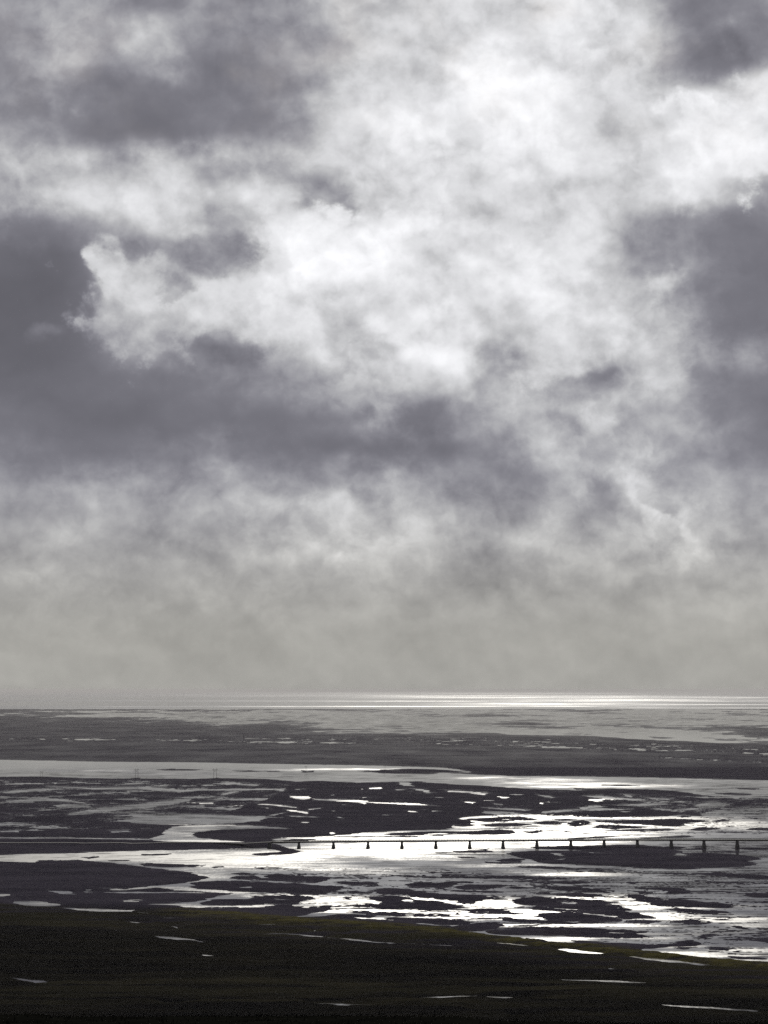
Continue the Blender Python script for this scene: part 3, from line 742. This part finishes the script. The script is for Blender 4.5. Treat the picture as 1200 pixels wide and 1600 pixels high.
nb = fbm(WXg / 95, WYg / 130, 6, 0.68, seed=3) + 0.35 * fbm(WXg / 26, WYg / 14, 4, 0.6, seed=44)
z1 = zone([(-3000, 1215.5), (-300, 1215.5), (200, 1216.5), (420, 1219), (470, 1226), (430, 1250), (360, 1272), (330, 1290), (230, 1300), (-300, 1303), (-3000, 1303)])
f = np.where(z1 > 0, np.minimum(f, 5 - z1 * (5 - (nb * 4.6 + 1.7))), f)
z2 = zone([(900, 1238), (1060, 1240), (4200, 1262), (4200, 1300), (1230, 1276), (1060, 1272), (980, 1262)], 3)
f = np.where(z2 > 0, np.minimum(f, 5 - z2 * (5 - (nb * 5.0 + 2.0))), f)
nc_ = fbm(WXg / 40, WYg / 90, 4, 0.55, seed=5)
z3 = zone([(440, 1222), (1000, 1236), (1060, 1262), (900, 1268), (720, 1272), (640, 1290), (470, 1290), (430, 1260)], 5)
f = np.where(z3 > 0, np.minimum(f, 5 - z3 * (5 - (nc_ * 5.0 + 4.2))), f)
# islands and channels carry their own small streaks
z4 = zone([(380, 1352), (1200, 1360), (4200, 1400), (4200, 1500), (1200, 1500), (820, 1460), (560, 1428), (380, 1410)], 3)
f = f + z4 * fbm(WXg / 16, WYg / 22, 4, 0.6, seed=6) * 1.1
# bars and ponds beyond the frame on either side
so = sstep(np.abs(GX - 600), 640, 900) * sstep(GY, 1240, 1290) * sstep(GY, 1500, 1440)
f = f * (1 - so) + so * (fbm(WXg / 120, WYg / 190, 5, 0.55, seed=9) * 7 - 0.3)

# the tidal flats far out: sheets of water left between low bars
yb = np.interp(GX, [-3000, 0, 150, 300, 450, 600, 900, 1050, 1200, 4200], [1128, 1130, 1128, 1138, 1147, 1149, 1151, 1158, 1164, 1215])
nf_ = fbm(WXg / 330, WYg / 1500, 5, 0.6, seed=4)
ng_ = fbm(WXg / 1500, WYg / 5200, 3, 0.5, seed=14)
wetx = np.interp(GX, [0, 120, 350, 600, 900, 1200], [-0.75, -0.5, 0.0, 0.36, 0.38, 0.28])
wety = np.interp(GY, [1107, 1109, 1111, 1116, 1128, 1140, 1150, 1160], [-0.6, -0.15, 0.15, 0.22, 0.10, -0.02, -0.12, -0.3])
nstr = fbm(WXg / 130, WYg / 300, 4, 0.65, seed=46)
flat = (nf_ * 0.8 + ng_ * 0.8 + nstr * 0.55 - wetx - wety) * 5.0
above = sstep(yb - GY, -3.0, 2.5)
top = GY < 1187
flatmix = np.where(top, above * flat + (1 - above) * 5.0, 9.0)
f = np.where(top, np.minimum(f, flatmix), f)
# a broken line of pools along the inner edge of the flats
yd = np.interp(GX, [-3000, 0, 300, 450, 600, 800, 900, 1000, 1080, 1200, 4200], [1154, 1154.6, 1157, 1160, 1161.6, 1164.5, 1168, 1171, 1172.5, 1178, 1240])
nd = fbm(GX / 24, GY / 1.6, 5, 0.65, seed=7) + 0.35 + 0.7 * fbm(GX / 130, GY / 9, 2, seed=47) - 0.25
dash = nd * 3.2 - 0.15 + np.abs(GY - yd + 0.8 * perlin(GX / 60, GX * 0 + 3.3)) * 1.3
f = np.where(top, np.minimum(f, dash), f)
dash2 = nd * 3.0 + 0.3 + np.abs(GY - yd + 6.0 + perlin(GX / 90, GX * 0 + 8.1)) * 0.7
f = np.where(top & (GX > 380), np.minimum(f, dash2), f)
dash3 = nd * 3.0 + np.abs(GY - np.interp(GX, [980, 1080, 1120, 1200, 1500], [1181, 1186.5, 1188, 1191.5, 1203])) * 1.5
f = np.where((GX > 1030) & (GY < 1205), np.minimum(f, dash3), f)
# under the sea
f = np.minimum(f, np.where(GY < 1108.5, (GY - 1108.0) * 3.0, 9.0))

fine_n = fbm(WXg / 9, WYg / 13, 4, 0.6, seed=41)
dyke_y = np.interp(GX, [-3000, 0, 230, 300, 400, 500, 600, 700, 800, 900, 1000, 1100, 1200, 4200],
                   [1405, 1414, 1422, 1428, 1435.5, 1442.5, 1449.5, 1457, 1467.5, 1481, 1490.5, 1500.5, 1510.5, 1800])
fore = sstep(GY, dyke_y + 4, dyke_y - 4) * 0.6 + 0.4
streak_n = fbm(WXg / 34, WYg / 11, 5, 0.62, seed=43)
mid_n = fbm(WXg / 42, WYg / 22, 4, 0.6, seed=42)
f = f + np.where(GY > 1195, (fine_n * 0.40 + mid_n * 0.45 + streak_n * 0.75) * np.clip((GY - HOR) / 260.0, 0.4, 1.3) * fore, 0.0)
# threads of water between the bars and thin spits of sand in the channels
wx2 = WXg + 14 * n1; wy2 = WYg + 5 * n2
th = np.abs(fbm(wx2 / 62, wy2 / 15, 4, 0.5, seed=51))
th2 = np.abs(fbm(wx2 / 70, wy2 / 17, 4, 0.5, seed=52))
net = np.maximum(z4, sstep(GY, 1240, 1262) * sstep(GY, 1311, 1302) * sstep(GX, 700, 780)) * sstep(dyke_y - GY, 4, 12)
gate = 0.025 + 0.06 * sstep(fbm(WXg / 90, WYg / 70, 3, seed=53), -0.25, 0.35)
f = np.where(net > 0.3, np.minimum(f, np.maximum((th - gate) * 14, -0.9) + (1 - net) * 6), f)
spit = (gate * 1.0 - 0.010 - th2) * 15
f = np.where((net > 0.3) & (f < 0), np.maximum(f, np.minimum(spit, 0.8) - (1 - net) * 6), f)
mid = np.maximum(z3 * 0.9, np.maximum(z1, z2))
f = np.where(mid > 0.3, np.minimum(f, np.maximum((np.abs(fbm(wx2 / 85, wy2 / 34, 4, 0.5, seed=54)) - gate * 0.75) * 20, -0.7) + (1 - mid) * 6), f)
ridge = fbm(WXg / 22, WYg / 30, 4, 0.55, seed=8)
land = np.clip(f, 0, 5)
Z = np.where(f > 0, 0.10 + 0.30 * land ** 0.8 + 0.16 * ridge * sstep(land, 0.4, 2.5),
             np.clip(f * 0.4 + 0.10, -1.2, 0.10))
Z = np.where(f > 0, np.maximum(Z, 0.06), np.where(Z > -0.03, f * 0.5 + 0.1, Z))
# grassy dyke along the near bank and the causeway that leads to the bridge
dyke_y = np.interp(GX, [-3000, 0, 230, 300, 400, 500, 600, 700, 800, 900, 1000, 1100, 1200, 4200],
                   [1405, 1414, 1422, 1428, 1435.5, 1442.5, 1449.5, 1457, 1467.5, 1481, 1490.5, 1500.5, 1510.5, 1800])
green = np.exp(-((GY - dyke_y - 1.5) / 5.5) ** 2) * sstep(GX, 215, 330)
green = np.clip(green * (0.85 + 1.5 * fbm(WXg / 26, WYg / 7, 5, 0.6, seed=10)), 0, 1)
Z = Z + green * 0.9 * sstep(f, 0.0, 1.5)
caus = np.exp(-((GY - 1321.8) / 2.2) ** 2) * sstep(GX, 432, 410) * sstep(f, 0.3, 1.5)
Z = Z + caus * 2.4
near = 0.45 * sstep(GY, dyke_y - 8, dyke_y + 6) + 0.55 * sstep(GY, dyke_y + 4, dyke_y + 52)          # heath and peat on this side of the dyke, the peat carrying painted cloud shade
und = fbm(WXg / 80, WYg / 17, 5, 0.55, seed=12)
Z = Z + near * sstep(f, 0.4, 3.0) * (0.55 + 1.2 * und)
Z = np.where((f > 0.3) & (Z < 0.06), 0.06, Z)
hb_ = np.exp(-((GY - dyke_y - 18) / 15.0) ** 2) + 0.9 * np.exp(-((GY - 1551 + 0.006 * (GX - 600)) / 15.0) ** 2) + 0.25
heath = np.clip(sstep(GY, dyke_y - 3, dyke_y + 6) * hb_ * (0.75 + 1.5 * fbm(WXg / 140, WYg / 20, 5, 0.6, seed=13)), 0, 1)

wet = sstep(f, 0.85, 0.0) * (0.55 + 0.6 * fbm(WXg / 30, WYg / 26, 4, 0.6, seed=45))
wet = np.maximum(wet, (z1 + z2) * sstep(f, 2.2, 0.2) * 0.8)
wet = np.maximum(wet, np.where(GY < 1175, above * sstep(flat, 4.0, 0.0) * 0.8, 0))
wet = np.maximum(wet, np.where(GY < 1200, 0.27 + 0.22 * nstr, 0) * sstep(GY, 1222, 1180))
wet = np.clip(wet, 0, 1) * sstep(dyke_y - GY, 6, 12)

# ---- sand, grass and heath
gm, gt, gp = new_mat('black_sand_and_heath')
g = NT(gt)
geo = g.node('ShaderNodeNewGeometry')
pos = geo.outputs['Position']
a_green = g.node('ShaderNodeAttribute', attribute_name='grass').outputs['Fac']
a_near = g.node('ShaderNodeAttribute', attribute_name='shaded_peat').outputs['Fac']
a_heath = g.node('ShaderNodeAttribute', attribute_name='heath').outputs['Fac']
nz1 = g.noise(g.v('MULTIPLY', pos, (0.010, 0.022, 0.0)), 1.0, 7.0, 0.65)
nz2 = g.noise(g.v('MULTIPLY', pos, (0.20, 0.09, 0.0)), 1.0, 5.0, 0.65)
sandc = g.mixc(g.ss(nz1, 0.35, 0.68), SAND_A, SAND_B)
sandc = g.mixc(g.ss(nz2, 0.40, 0.75, 0.0, 0.5), sandc, (SAND_B[0] * 1.25, SAND_B[1] * 1.2, SAND_B[2] * 1.12))
shaded_peatc = g.mixc(g.ss(nz2, 0.35, 0.7), SHADED_PEAT_A, SHADED_PEAT_B)
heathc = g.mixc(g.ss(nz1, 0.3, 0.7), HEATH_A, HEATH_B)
c = g.mixc(a_near, sandc, shaded_peatc)
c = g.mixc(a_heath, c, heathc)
grc = g.mixc(g.ss(nz2, 0.3, 0.7), GRASS_A, GRASS_B)
c = g.mixc(a_green, c, grc)
gt.links.new(c, gp.inputs['Base Color'])
a_wet = g.node('ShaderNodeAttribute', attribute_name='wet').outputs['Fac']
gp.inputs['Roughness'].default_value = 0.92
gp.inputs['Specular IOR Level'].default_value = 0.0
film = g.node('ShaderNodeBsdfPrincipled')          # the film of water on sand that has just fallen dry
film.inputs['Base Color'].default_value = (0.03, 0.029, 0.032, 1)
film.inputs['Roughness'].default_value = 0.10
film.inputs['IOR'].default_value = 1.333
lvl = g.node('ShaderNodeCombineXYZ')               # standing water is level whatever the sand under it does
lvl.inputs[2].default_value = 1.0
gt.links.new(lvl.outputs[0], film.inputs['Normal'])
mx = g.node('ShaderNodeMixShader')
tn = g.v('DOT_PRODUCT', geo.outputs['True Normal'], (0, 0, 1))   # water drains off any slope
g.put(mx.inputs[0], g.m('MULTIPLY', g.m('MULTIPLY', a_wet, g.ss(tn, 0.996, 0.9992)), WET_GLOSS))
gt.links.new(gp.outputs[0], mx.inputs[1]); gt.links.new(film.outputs[0], mx.inputs[2])
gt.links.new(mx.outputs[0], gt.nodes['Material Output'].inputs['Surface'])
ground = grid_mesh('ground', WXg, WYg, Z, gm, {'grass': green, 'shaded_peat': near, 'heath': heath, 'wet': wet})
ground['kind'] = 'structure'

# ---- water: one sheet, rivers, ponds and sea
wcols = np.concatenate([(-100 - cs)[::-1], spread(-100, 1300, 5.0), 1300 + np.concatenate([[0], cs])])
wrows = np.concatenate([[1080.63, 1080.8, 1081.0, 1081.3, 1081.7], spread(1082, 1115, 0.5), spread(1115, 1600, 1.0), [1600, 1700, 1900, 2400, 3600]])
VX, VY = np.meshgrid(wcols, wrows)
AX, AY = ground_at(VX, VY)
ruf = np.zeros(VX.shape)
for tok in RUFFLE.split():
    cx, cy, rx, ry, st = [float(q) for q in tok.split(',')]
    d2 = ((VX - cx) / rx) ** 2 + ((VY - cy) / ry) ** 2
    ruf = np.maximum(ruf, st * np.exp(-(d2 ** 1.5) * 0.9))
# gusts over the open sea lie in long bands
sea = sstep(VY, 1109, 1107)
pulse = np.zeros(VX.shape)
for (yy, hw, st, x0, x1, sl) in SEA_BANDS:
    yc = yy + sl * (VX - 600) / 600.0
    on = sstep(VX, x0 - 180, x0 + 60) * sstep(VX, x1 + 180, x1 - 60)
    pulse = np.maximum(pulse, st * on * np.exp(-((VY - yc) / hw) ** 2))
pulse = pulse * 0.82 * (1 + 0.75 * np.clip((VX - 850) / 350.0, 0, 1) + 0.5 * np.clip((350 - VX) / 350.0, 0, 1))
pulse = np.clip(pulse * (1 + 0.9 * fbm(VX / 170, VY / 1.2, 4, 0.6, seed=21)), 0, 1)
ruf = ruf * (1 - sea) + sea * pulse
# flat calm behind the bars far out, patches of ripple elsewhere
patch = fbm(AX / 150, AY / 190, 4, 0.6, seed=23)
stre = fbm(AX / 70, AY / 16, 4, 0.6, seed=24)
ruf = ruf * np.clip(1 + (0.45 * patch + 0.75 * stre) * (1 - sea) * np.clip(1.3 - ruf, 0.15, 1.3), 0, 1.4)
ruf = ruf + (1 - sea) * (0.05 * patch + 0.05 * stre)
ruf = ruf - 0.25 * sstep(VY, 1200, 1160) * (1 - sea)

# shoals: sand ripples breaking the surface
shoal = np.zeros(VX.shape)
for cx, cy, rx, ry, st in SHOALS:
    shoal = np.maximum(shoal, st * np.exp(-(((VX - cx) / rx) ** 2 + ((VY - cy) / ry) ** 2) ** 1.5))
rip = fbm(AX / 60, AY / 20, 5, 0.65, seed=26)
shoal = np.clip(shoal * (1 + 1.1 * rip) + 0.16 * sstep(rip, 0.1, 0.7) * sstep(VY, 1190, 1215), 0, 0.8) * (1 - sea) * (1 - 0.8 * np.clip(ruf, 0, 1))
rip2 = fbm(AX / 48, AY / 9, 4, 0.6, seed=27)
shoal = np.maximum(shoal, 0.5 * sstep(rip2, 0.22, 0.65) * sstep(VY, 1215, 1260) * sstep(VY, 1520, 1500))

wm, wtree, wp = new_mat('silty_water')
q = NT(wtree)
ar = q.node('ShaderNodeAttribute', attribute_name='ruffle').outputs['Fac']
wpos = q.node('ShaderNodeNewGeometry').outputs['Position']
wn = q.noise(q.v('MULTIPLY', wpos, (0.02, 0.035, 0.0)), 1.0, 6.0, 0.65)
wn2 = q.noise(q.v('MULTIPLY', wpos, (0.55, 0.075, 0.0)), 1.0, 4.0, 0.7)
rr = q.m('MULTIPLY_ADD', ar, W_GAIN, W_BASE)
rr = q.m('MULTIPLY_ADD', q.m('SUBTRACT', wn, 0.5), q.m('MULTIPLY_ADD', ar, 0.22, 0.12), rr)
rr = q.m('MULTIPLY_ADD', q.m('SUBTRACT', wn2, 0.5), q.m('MULTIPLY_ADD', ar, 0.34, 0.05), rr)
rr = q.m('MAXIMUM', rr, 0.03)
wtree.links.new(rr, wp.inputs['Roughness'])
wp.inputs['Base Color'].default_value = (0.035, 0.036, 0.038, 1)
wp.inputs['IOR'].default_value = 1.333
wet_sand = q.node('ShaderNodeBsdfDiffuse')
wet_sand.inputs['Color'].default_value = (0.040, 0.037, 0.044, 1)
sh_ = q.node('ShaderNodeAttribute', attribute_name='shoal').outputs['Fac']
wmx = q.node('ShaderNodeMixShader')
q.put(wmx.inputs[0], q.m('MULTIPLY', sh_, q.ss(wn2, 0.30, 0.55, 0.4, 1.25), clamp=True))
wtree.links.new(wp.outputs[0], wmx.inputs[1]); wtree.links.new(wet_sand.outputs[0], wmx.inputs[2])
wtree.links.new(wmx.outputs[0], wtree.nodes['Material Output'].inputs['Surface'])
water = grid_mesh('water', AX, AY, np.zeros(AX.shape), wm, {'ruffle': ruf, 'shoal': shoal})
water['kind'] = 'structure'

# ------------------------------------------------------------------ the hillside under the camera
hx = np.concatenate([np.linspace(-220, -24, 40), np.linspace(-23.5, 23.5, 190), np.linspace(24, 220, 40)])
hy = np.concatenate([np.linspace(440, 80, 40), np.linspace(78, 30, 160), np.linspace(29, -60, 60)])
HX, HY = np.meshgrid(hx, hy)
prof = np.interp(HY, [-60, -8, 0, 10, 20, 32, 40, 45, 50, 60, 100, 200, 330, 425, 440],
                 [138.5, 134.8, 134.3, 133.6, 132.6, 131.55, 130.78, 130.27, 129.6, 127.9, 118, 80, 20, -2, -3])
HZ = prof - 0.016 * np.clip(HX, -40, 40) + 0.05 * fbm(HX / 1.6, HY / 1.6, 5, 0.6, seed=31) + 0.10 * fbm(HX / 7, HY / 7, 3, seed=32) \
    + sstep(np.abs(HX), 12, 60) * 2.0 * fbm(HX / 30, HY / 30, 4, seed=33)
HZ = np.minimum(HZ, 140.0)
hm, ht, hp_ = new_mat('shaded_heath')
h = NT(ht)
hpos = h.node('ShaderNodeNewGeometry').outputs['Position']
hc = h.mixc(h.ss(h.noise(hpos, 1.3, 6.0, 0.6), 0.35, 0.7), HILL_A, HILL_B)
ht.links.new(hc, hp_.inputs['Base Color'])
hp_.inputs['Roughness'].default_value = 1.0
hp_.inputs['Specular IOR Level'].default_value = 0.0
hill = grid_mesh('hill', HX, HY, HZ, hm)
hill['kind'] = 'structure'

# short heath grass over the brow of the hill
rg = np.random.RandomState(5)
nb_ = 14000
bx_ = rg.uniform(-11, 11, nb_); by_ = rg.uniform(38, 52, nb_)
keep = fbm(bx_ / 0.9, by_ / 0.9, 3, seed=35) > -0.15
bx_, by_ = bx_[keep], by_[keep]
from mathutils.bvhtree import BVHTree
from mathutils import Vector
hb = BVHTree.FromPolygons([tuple(v) for v in np.stack([HX, HY, HZ], -1).reshape(-1, 3)],
                          [tuple(p.vertices) for p in hill.data.polygons])
gv, gf = [], []
for x, y in zip(bx_, by_):
    hit = hb.ray_cast(Vector((x, y, 200)), Vector((0, 0, -1)))
    if hit[0] is None:
        continue
    z = hit[0].z - 0.01
    hh = random.uniform(0.02, 0.075); ww = random.uniform(0.006, 0.014)
    an = random.uniform(0, math.pi); lx = random.gauss(0.01, 0.02); ly = random.gauss(0, 0.02)
    cx, sy = math.cos(an) * ww, math.sin(an) * ww
    b0 = len(gv)
    gv += [(x - cx, y - sy, z), (x + cx, y + sy, z), (x + cx * .5 + lx * .5, y + sy * .5 + ly * .5, z + hh * .6), (x + lx, y + ly, z + hh)]
    gf += [(b0, b0 + 1, b0 + 2), (b0, b0 + 2, b0 + 3)]
gme = bpy.data.meshes.new('grass'); gme.from_pydata(gv, [], gf)
grm, grt, grp = new_mat('heath_grass')
gn = NT(grt)
gc = gn.mixc(gn.noise(gn.node('ShaderNodeNewGeometry').outputs['Position'], 2.0, 3.0), HILL_A, HILL_B)
grt.links.new(gc, grp.inputs['Base Color'])
grp.inputs['Roughness'].default_value = 1.0
grp.inputs['Specular IOR Level'].default_value = 0.0
gme.materials.append(grm)
grass = bpy.data.objects.new('grass', gme); COL.objects.link(grass)
grass['kind'] = 'stuff'; grass['label'] = 'short dark heath grass along the brow of the black foreground hill'
grass['category'] = 'grass'

# ------------------------------------------------------------------ things
def plain_mat(name, c1, c2, scale, rough=0.8):
    m, t, p = new_mat(name)
    n = NT(t)
    po = n.node('ShaderNodeTexCoord').outputs['Object']
    cc = n.mixc(n.ss(n.noise(po, scale, 5.0, 0.6), 0.3, 0.7), c1, c2)
    t.links.new(cc, p.inputs['Base Color'])
    p.inputs['Roughness'].default_value = rough
    p.inputs['Specular IOR Level'].default_value = 0.2
    return m


CONC = plain_mat('weathered_concrete', CONC_A, CONC_B, 0.6)
STEEL = plain_mat('dark_painted_steel', (0.03, 0.03, 0.033), (0.05, 0.048, 0.046), 1.2, 0.6)
TIMBER = plain_mat('creosoted_timber', (0.03, 0.024, 0.02), (0.06, 0.048, 0.04), 0.8, 0.85)
GLASS = plain_mat('glazed_porcelain', (0.10, 0.06, 0.04), (0.14, 0.09, 0.06), 2.0, 0.25)
GRAVEL = plain_mat('wet_gravel', (0.030, 0.028, 0.034), (0.05, 0.046, 0.054), 0.2)


def mesh_obj(name, verts, faces, mat, parent=None):
    me = bpy.data.meshes.new(name)
    me.from_pydata([tuple(map(float, v)) for v in verts], [], faces)
    me.materials.append(mat)
    o = bpy.data.objects.new(name, me)
    COL.objects.link(o)
    if parent:
        o.parent = parent
    return o


class MB:
    def __init__(s):
        s.v, s.f = [], []

    def frustum(s, c0, sx0, sy0, c1, sx1, sy1):
        """box between two rectangles, centres c0 (low) and c1 (high)"""
        b = len(s.v)
        for c_, sx_, sy_ in ((c0, sx0, sy0), (c1, sx1, sy1)):
            for ux, uy in ((-1, -1), (1, -1), (1, 1), (-1, 1)):
                s.v.append((c_[0] + ux * sx_ / 2, c_[1] + uy * sy_ / 2, c_[2]))
        s.f += [(b + 3, b + 2, b + 1, b), (b + 4, b + 5, b + 6, b + 7)]
        for i in range(4):
            j = (i + 1) % 4
            s.f.append((b + i, b + j, b + 4 + j, b + 4 + i))
        return s

    def beam(s, pts, w_, h_):
        """bar following points along x; w_ across (y), h_ down from the points"""
        b = len(s.v)
        for x, y, z in pts:
            s.v += [(x, y - w_ / 2, z - h_), (x, y + w_ / 2, z - h_), (x, y + w_ / 2, z), (x, y - w_ / 2, z)]
        for k in range(len(pts) - 1):
            o = b + 4 * k
            for i in range(4):
                j = (i + 1) % 4
                s.f.append((o + i, o + 4 + i, o + 4 + j, o + j))
        s.f.append((b, b + 1, b + 2, b + 3)); e = b + 4 * (len(pts) - 1)
        s.f.append((e + 3, e + 2, e + 1, e))
        return s

    def tube(s, p0, p1, r0, r1, n=8):
        p0, p1 = Vector(p0), Vector(p1)
        d = (p1 - p0).normalized()
        a = d.orthogonal().normalized(); b2 = d.cross(a)
        b = len(s.v)
        for p, r in ((p0, r0), (p1, r1)):
            for i in range(n):
                t = 2 * math.pi * i / n
                s.v.append(tuple(p + a * (r * math.cos(t)) + b2 * (r * math.sin(t))))
        for i in range(n):
            j = (i + 1) % n
            s.f.append((b + i, b + j, b + n + j, b + n + i))
        s.f.append(tuple(range(b + n - 1, b - 1, -1))); s.f.append(tuple(range(b + n, b + 2 * n)))
        return s

    def build(s, name, mat, parent=None):
        return mesh_obj(name, s.v, s.f, mat, parent)


def thing(name, loc, label, cat, group=None):
    o = bpy.data.objects.new(name, None)
    o.empty_display_size = 2.0
    COL.objects.link(o)
    o.location = loc
    o['label'] = label; o['category'] = cat
    if group:
        o['group'] = group
    return o


# ---- the bridge
PIERS = [467, 521, 575, 628, 681, 734, 786, 839, 892, 944, 996, 1049, 1100, 1152, 1204, 1256, 1308, 1360]
BX0, BY0 = ground_at(428, 1325.2)
BX0, BY0 = float(BX0), float(BY0)
MPP = float(ground_at(600 + 100, 1325.2)[0]) / 100.0      # metres per photo pixel at the bridge


def deck_top(px):
    return float(np.interp(px, [400, 428, 520, 600, 700, 800, 900, 1000, 1200, 1420],
                           [1315.3, 1315.2, 1314.0, 1313.5, 1312.9, 1312.4, 1311.8, 1311.4, 1311.9, 1312.8])) * -MPP + 1325.2 * MPP


def bx(px):
    return (px - 600) * MPP - BX0


bridge = thing('bridge', (BX0, BY0, 0), 'long low many-span road bridge on tapered piers crossing the silver river', 'bridge')
spans = [424] + PIERS + [1410]
fine = np.linspace(spans[0], spans[-1], 60)
dk = MB().beam([(bx(p), 0, deck_top(p)) for p in fine], 5.4, 0.32).build('deck', CONC, bridge)
gb = MB()
for s_ in (-1.55, 1.55):
    gb.beam([(bx(p), s_, deck_top(p) - 0.322) for p in fine], 0.42, 1.0)
gb.build('girder', STEEL, bridge)
for s_ in (-2.6, 2.6):
    rb = MB()
    for zz in (0.95, 0.55):
        rb.beam([(bx(p), s_, deck_top(p) + zz) for p in fine], 0.10, 0.14)
    for p in np.arange(spans[0] + 2, spans[-1] - 1, 4.4):
        z0 = deck_top(p)
        rb.frustum((bx(p), s_, z0 + 0.002), 0.12, 0.12, (bx(p), s_, z0 + 0.97), 0.12, 0.12)
    rb.build('railing', STEEL, bridge)
for p in PIERS:
    zt = deck_top(p) - 1.33
    m = MB().frustum((bx(p), 0, -1.2), 3.9, 6.6, (bx(p), 0, zt - 0.55), 1.75, 4.8)
    pr = m.build('pier', CONC, bridge)
    MB().frustum((bx(p), 0, zt - 0.548), 2.15, 5.3, (bx(p), 0, zt), 2.15, 5.3).build('pier_cap', CONC, pr)
for p, sg in ((spans[0], -1), (spans[-1], 1)):
    zt = deck_top(p) - 0.33
    MB().frustum((bx(p) + sg * 1.5, 0, -1.2), 4.0, 7.4, (bx(p) + sg * 1.5, 0, zt), 2.6, 6.2).build('abutment', CONC, bridge)

# ---- gravel road on the causeway
vg = []
rp_ = np.linspace(-900, 424, 90)
zi = np.searchsorted(rows, 1321.8)
zc_ = Z[max(zi - 6, 0):zi + 6].max(axis=0)
for p in rp_:
    x = (p - 600) * MPP; z = float(np.interp(p, cols, zc_)) + 0.12
    z = max(z, 0.5) if p < 380 else z + (deck_top(424) - z) * (p - 380) / 44.0
    yy = BY0 + 26 * (1 - min(1, max(0, (p - 330) / 94.0)))
    vg.append((x, yy, z))
rd = MB().beam(vg, 6.0, 0.8).build('road', GRAVEL)
rd['kind'] = 'structure'

# ---- power-line frames on the far bank of the braided flats
GRP = 'twin-pole power pylons along the pale channel'


def make_pylon(loc, label):
    t = thing('power_pylon', loc, label, 'power pylon', GRP)
    for s_ in (-2.1, 2.1):
        MB().tube((s_, 0, -1.0), (s_ * 0.93, 0, 15.0), 0.22, 0.15).build('pole', TIMBER, t)
    MB().frustum((0, 0, 12.6), 8.4, 0.35, (0, 0, 12.95), 8.4, 0.35).build('crossarm', TIMBER, t)
    MB().tube((-2.05, 0.30, 8.6), (1.98, 0.30, 12.5), 0.1, 0.1).tube((2.05, -0.30, 8.6), (-1.98, -0.30, 12.5), 0.1, 0.1).build('brace', TIMBER, t)
    for xx in (-3.9, 0.0, 3.9):
        m = MB()
        for k in range(5):
            z = 12.55 - 0.25 * k
            m.tube((xx, 0, z), (xx, 0, z - 0.16), 0.16, 0.10)
        m.build('insulator', GLASS, t)
    return t


def copy_tree(o, parent=None):
    c_ = o.copy(); COL.objects.link(c_)
    c_.parent = parent
    for ch in list(o.children):
        copy_tree(ch, c_)
    return c_


def land_z(px, py):
    i = int(np.clip(np.searchsorted(rows, py), 1, len(rows) - 1)); j = int(np.searchsorted(cols, px))
    return max(0.0, float(Z[i, j]))


PYL = [(213.5, 1216.4, 1.0, 'tall twin-pole power pylon where the pale channel meets the flats, second from the left'),
       (65, 1216.2, 0.72, 'short twin-pole power pylon nearest the left edge beside the pale channel'),
       (336, 1216.8, 1.05, 'tallest twin-pole power pylon on the flats, directly below the dark sliver of sandbank'),
       (478, 1205.6, 0.62, 'small power pylon standing on a dark islet in the middle of the pale channel'),
       (601, 1203.6, 0.55, 'smallest and farthest power pylon at the tip of the long sandbank in the channel')]
proto = None
for px, py, sc_, lab in PYL:
    X0, Y0 = ground_at(px, py)
    loc = (float(X0), float(Y0), land_z(px, py))
    if proto is None:
        proto = o = make_pylon(loc, lab)
    else:
        o = copy_tree(proto); o.location = loc; o['label'] = lab
    o.scale = (sc_, sc_, sc_)
    o.rotation_euler = (0, 0, R(12))

# ------------------------------------------------------------------ sea air
bm_v = [(x, y, z) for z in (-4.0, 143.0) for x, y in ((-142000, -2500), (142000, -2500), (142000, 151500), (-142000, 151500))]
me = bpy.data.meshes.new('haze')
me.from_pydata(bm_v, [], [(3, 2, 1, 0), (4, 5, 6, 7), (0, 1, 5, 4), (1, 2, 6, 5), (2, 3, 7, 6), (3, 0, 4, 7)])
haze = bpy.data.objects.new('haze', me); COL.objects.link(haze)
vm = bpy.data.materials.new('sea_air'); vm.use_nodes = True
vt = vm.node_tree; vt.nodes.clear()
pv = vt.nodes.new('ShaderNodeVolumePrincipled')
pv.inputs['Color'].default_value = HAZE_COL
pv.inputs['Density'].default_value = HAZE_DENSITY
pv.inputs['Anisotropy'].default_value = HAZE_G
vo = vt.nodes.new('ShaderNodeOutputMaterial')
vt.links.new(pv.outputs[0], vo.inputs['Volume'])
me.materials.append(vm)
haze['kind'] = 'stuff'; haze['label'] = 'pale sea haze lying over the delta'


# ------------------------------------------------------------------ render look
vs = scene.view_settings
vs.view_transform = 'Standard'
vs.look = 'None'
vs.gamma = 1.0
vs.exposure = 0.0
vs.use_curve_mapping = False
scene.render.engine = 'CYCLES'
scene.cycles.max_bounces = 6
scene.cycles.volume_bounces = 1
scene.cycles.caustics_reflective = False
scene.cycles.use_denoising = False
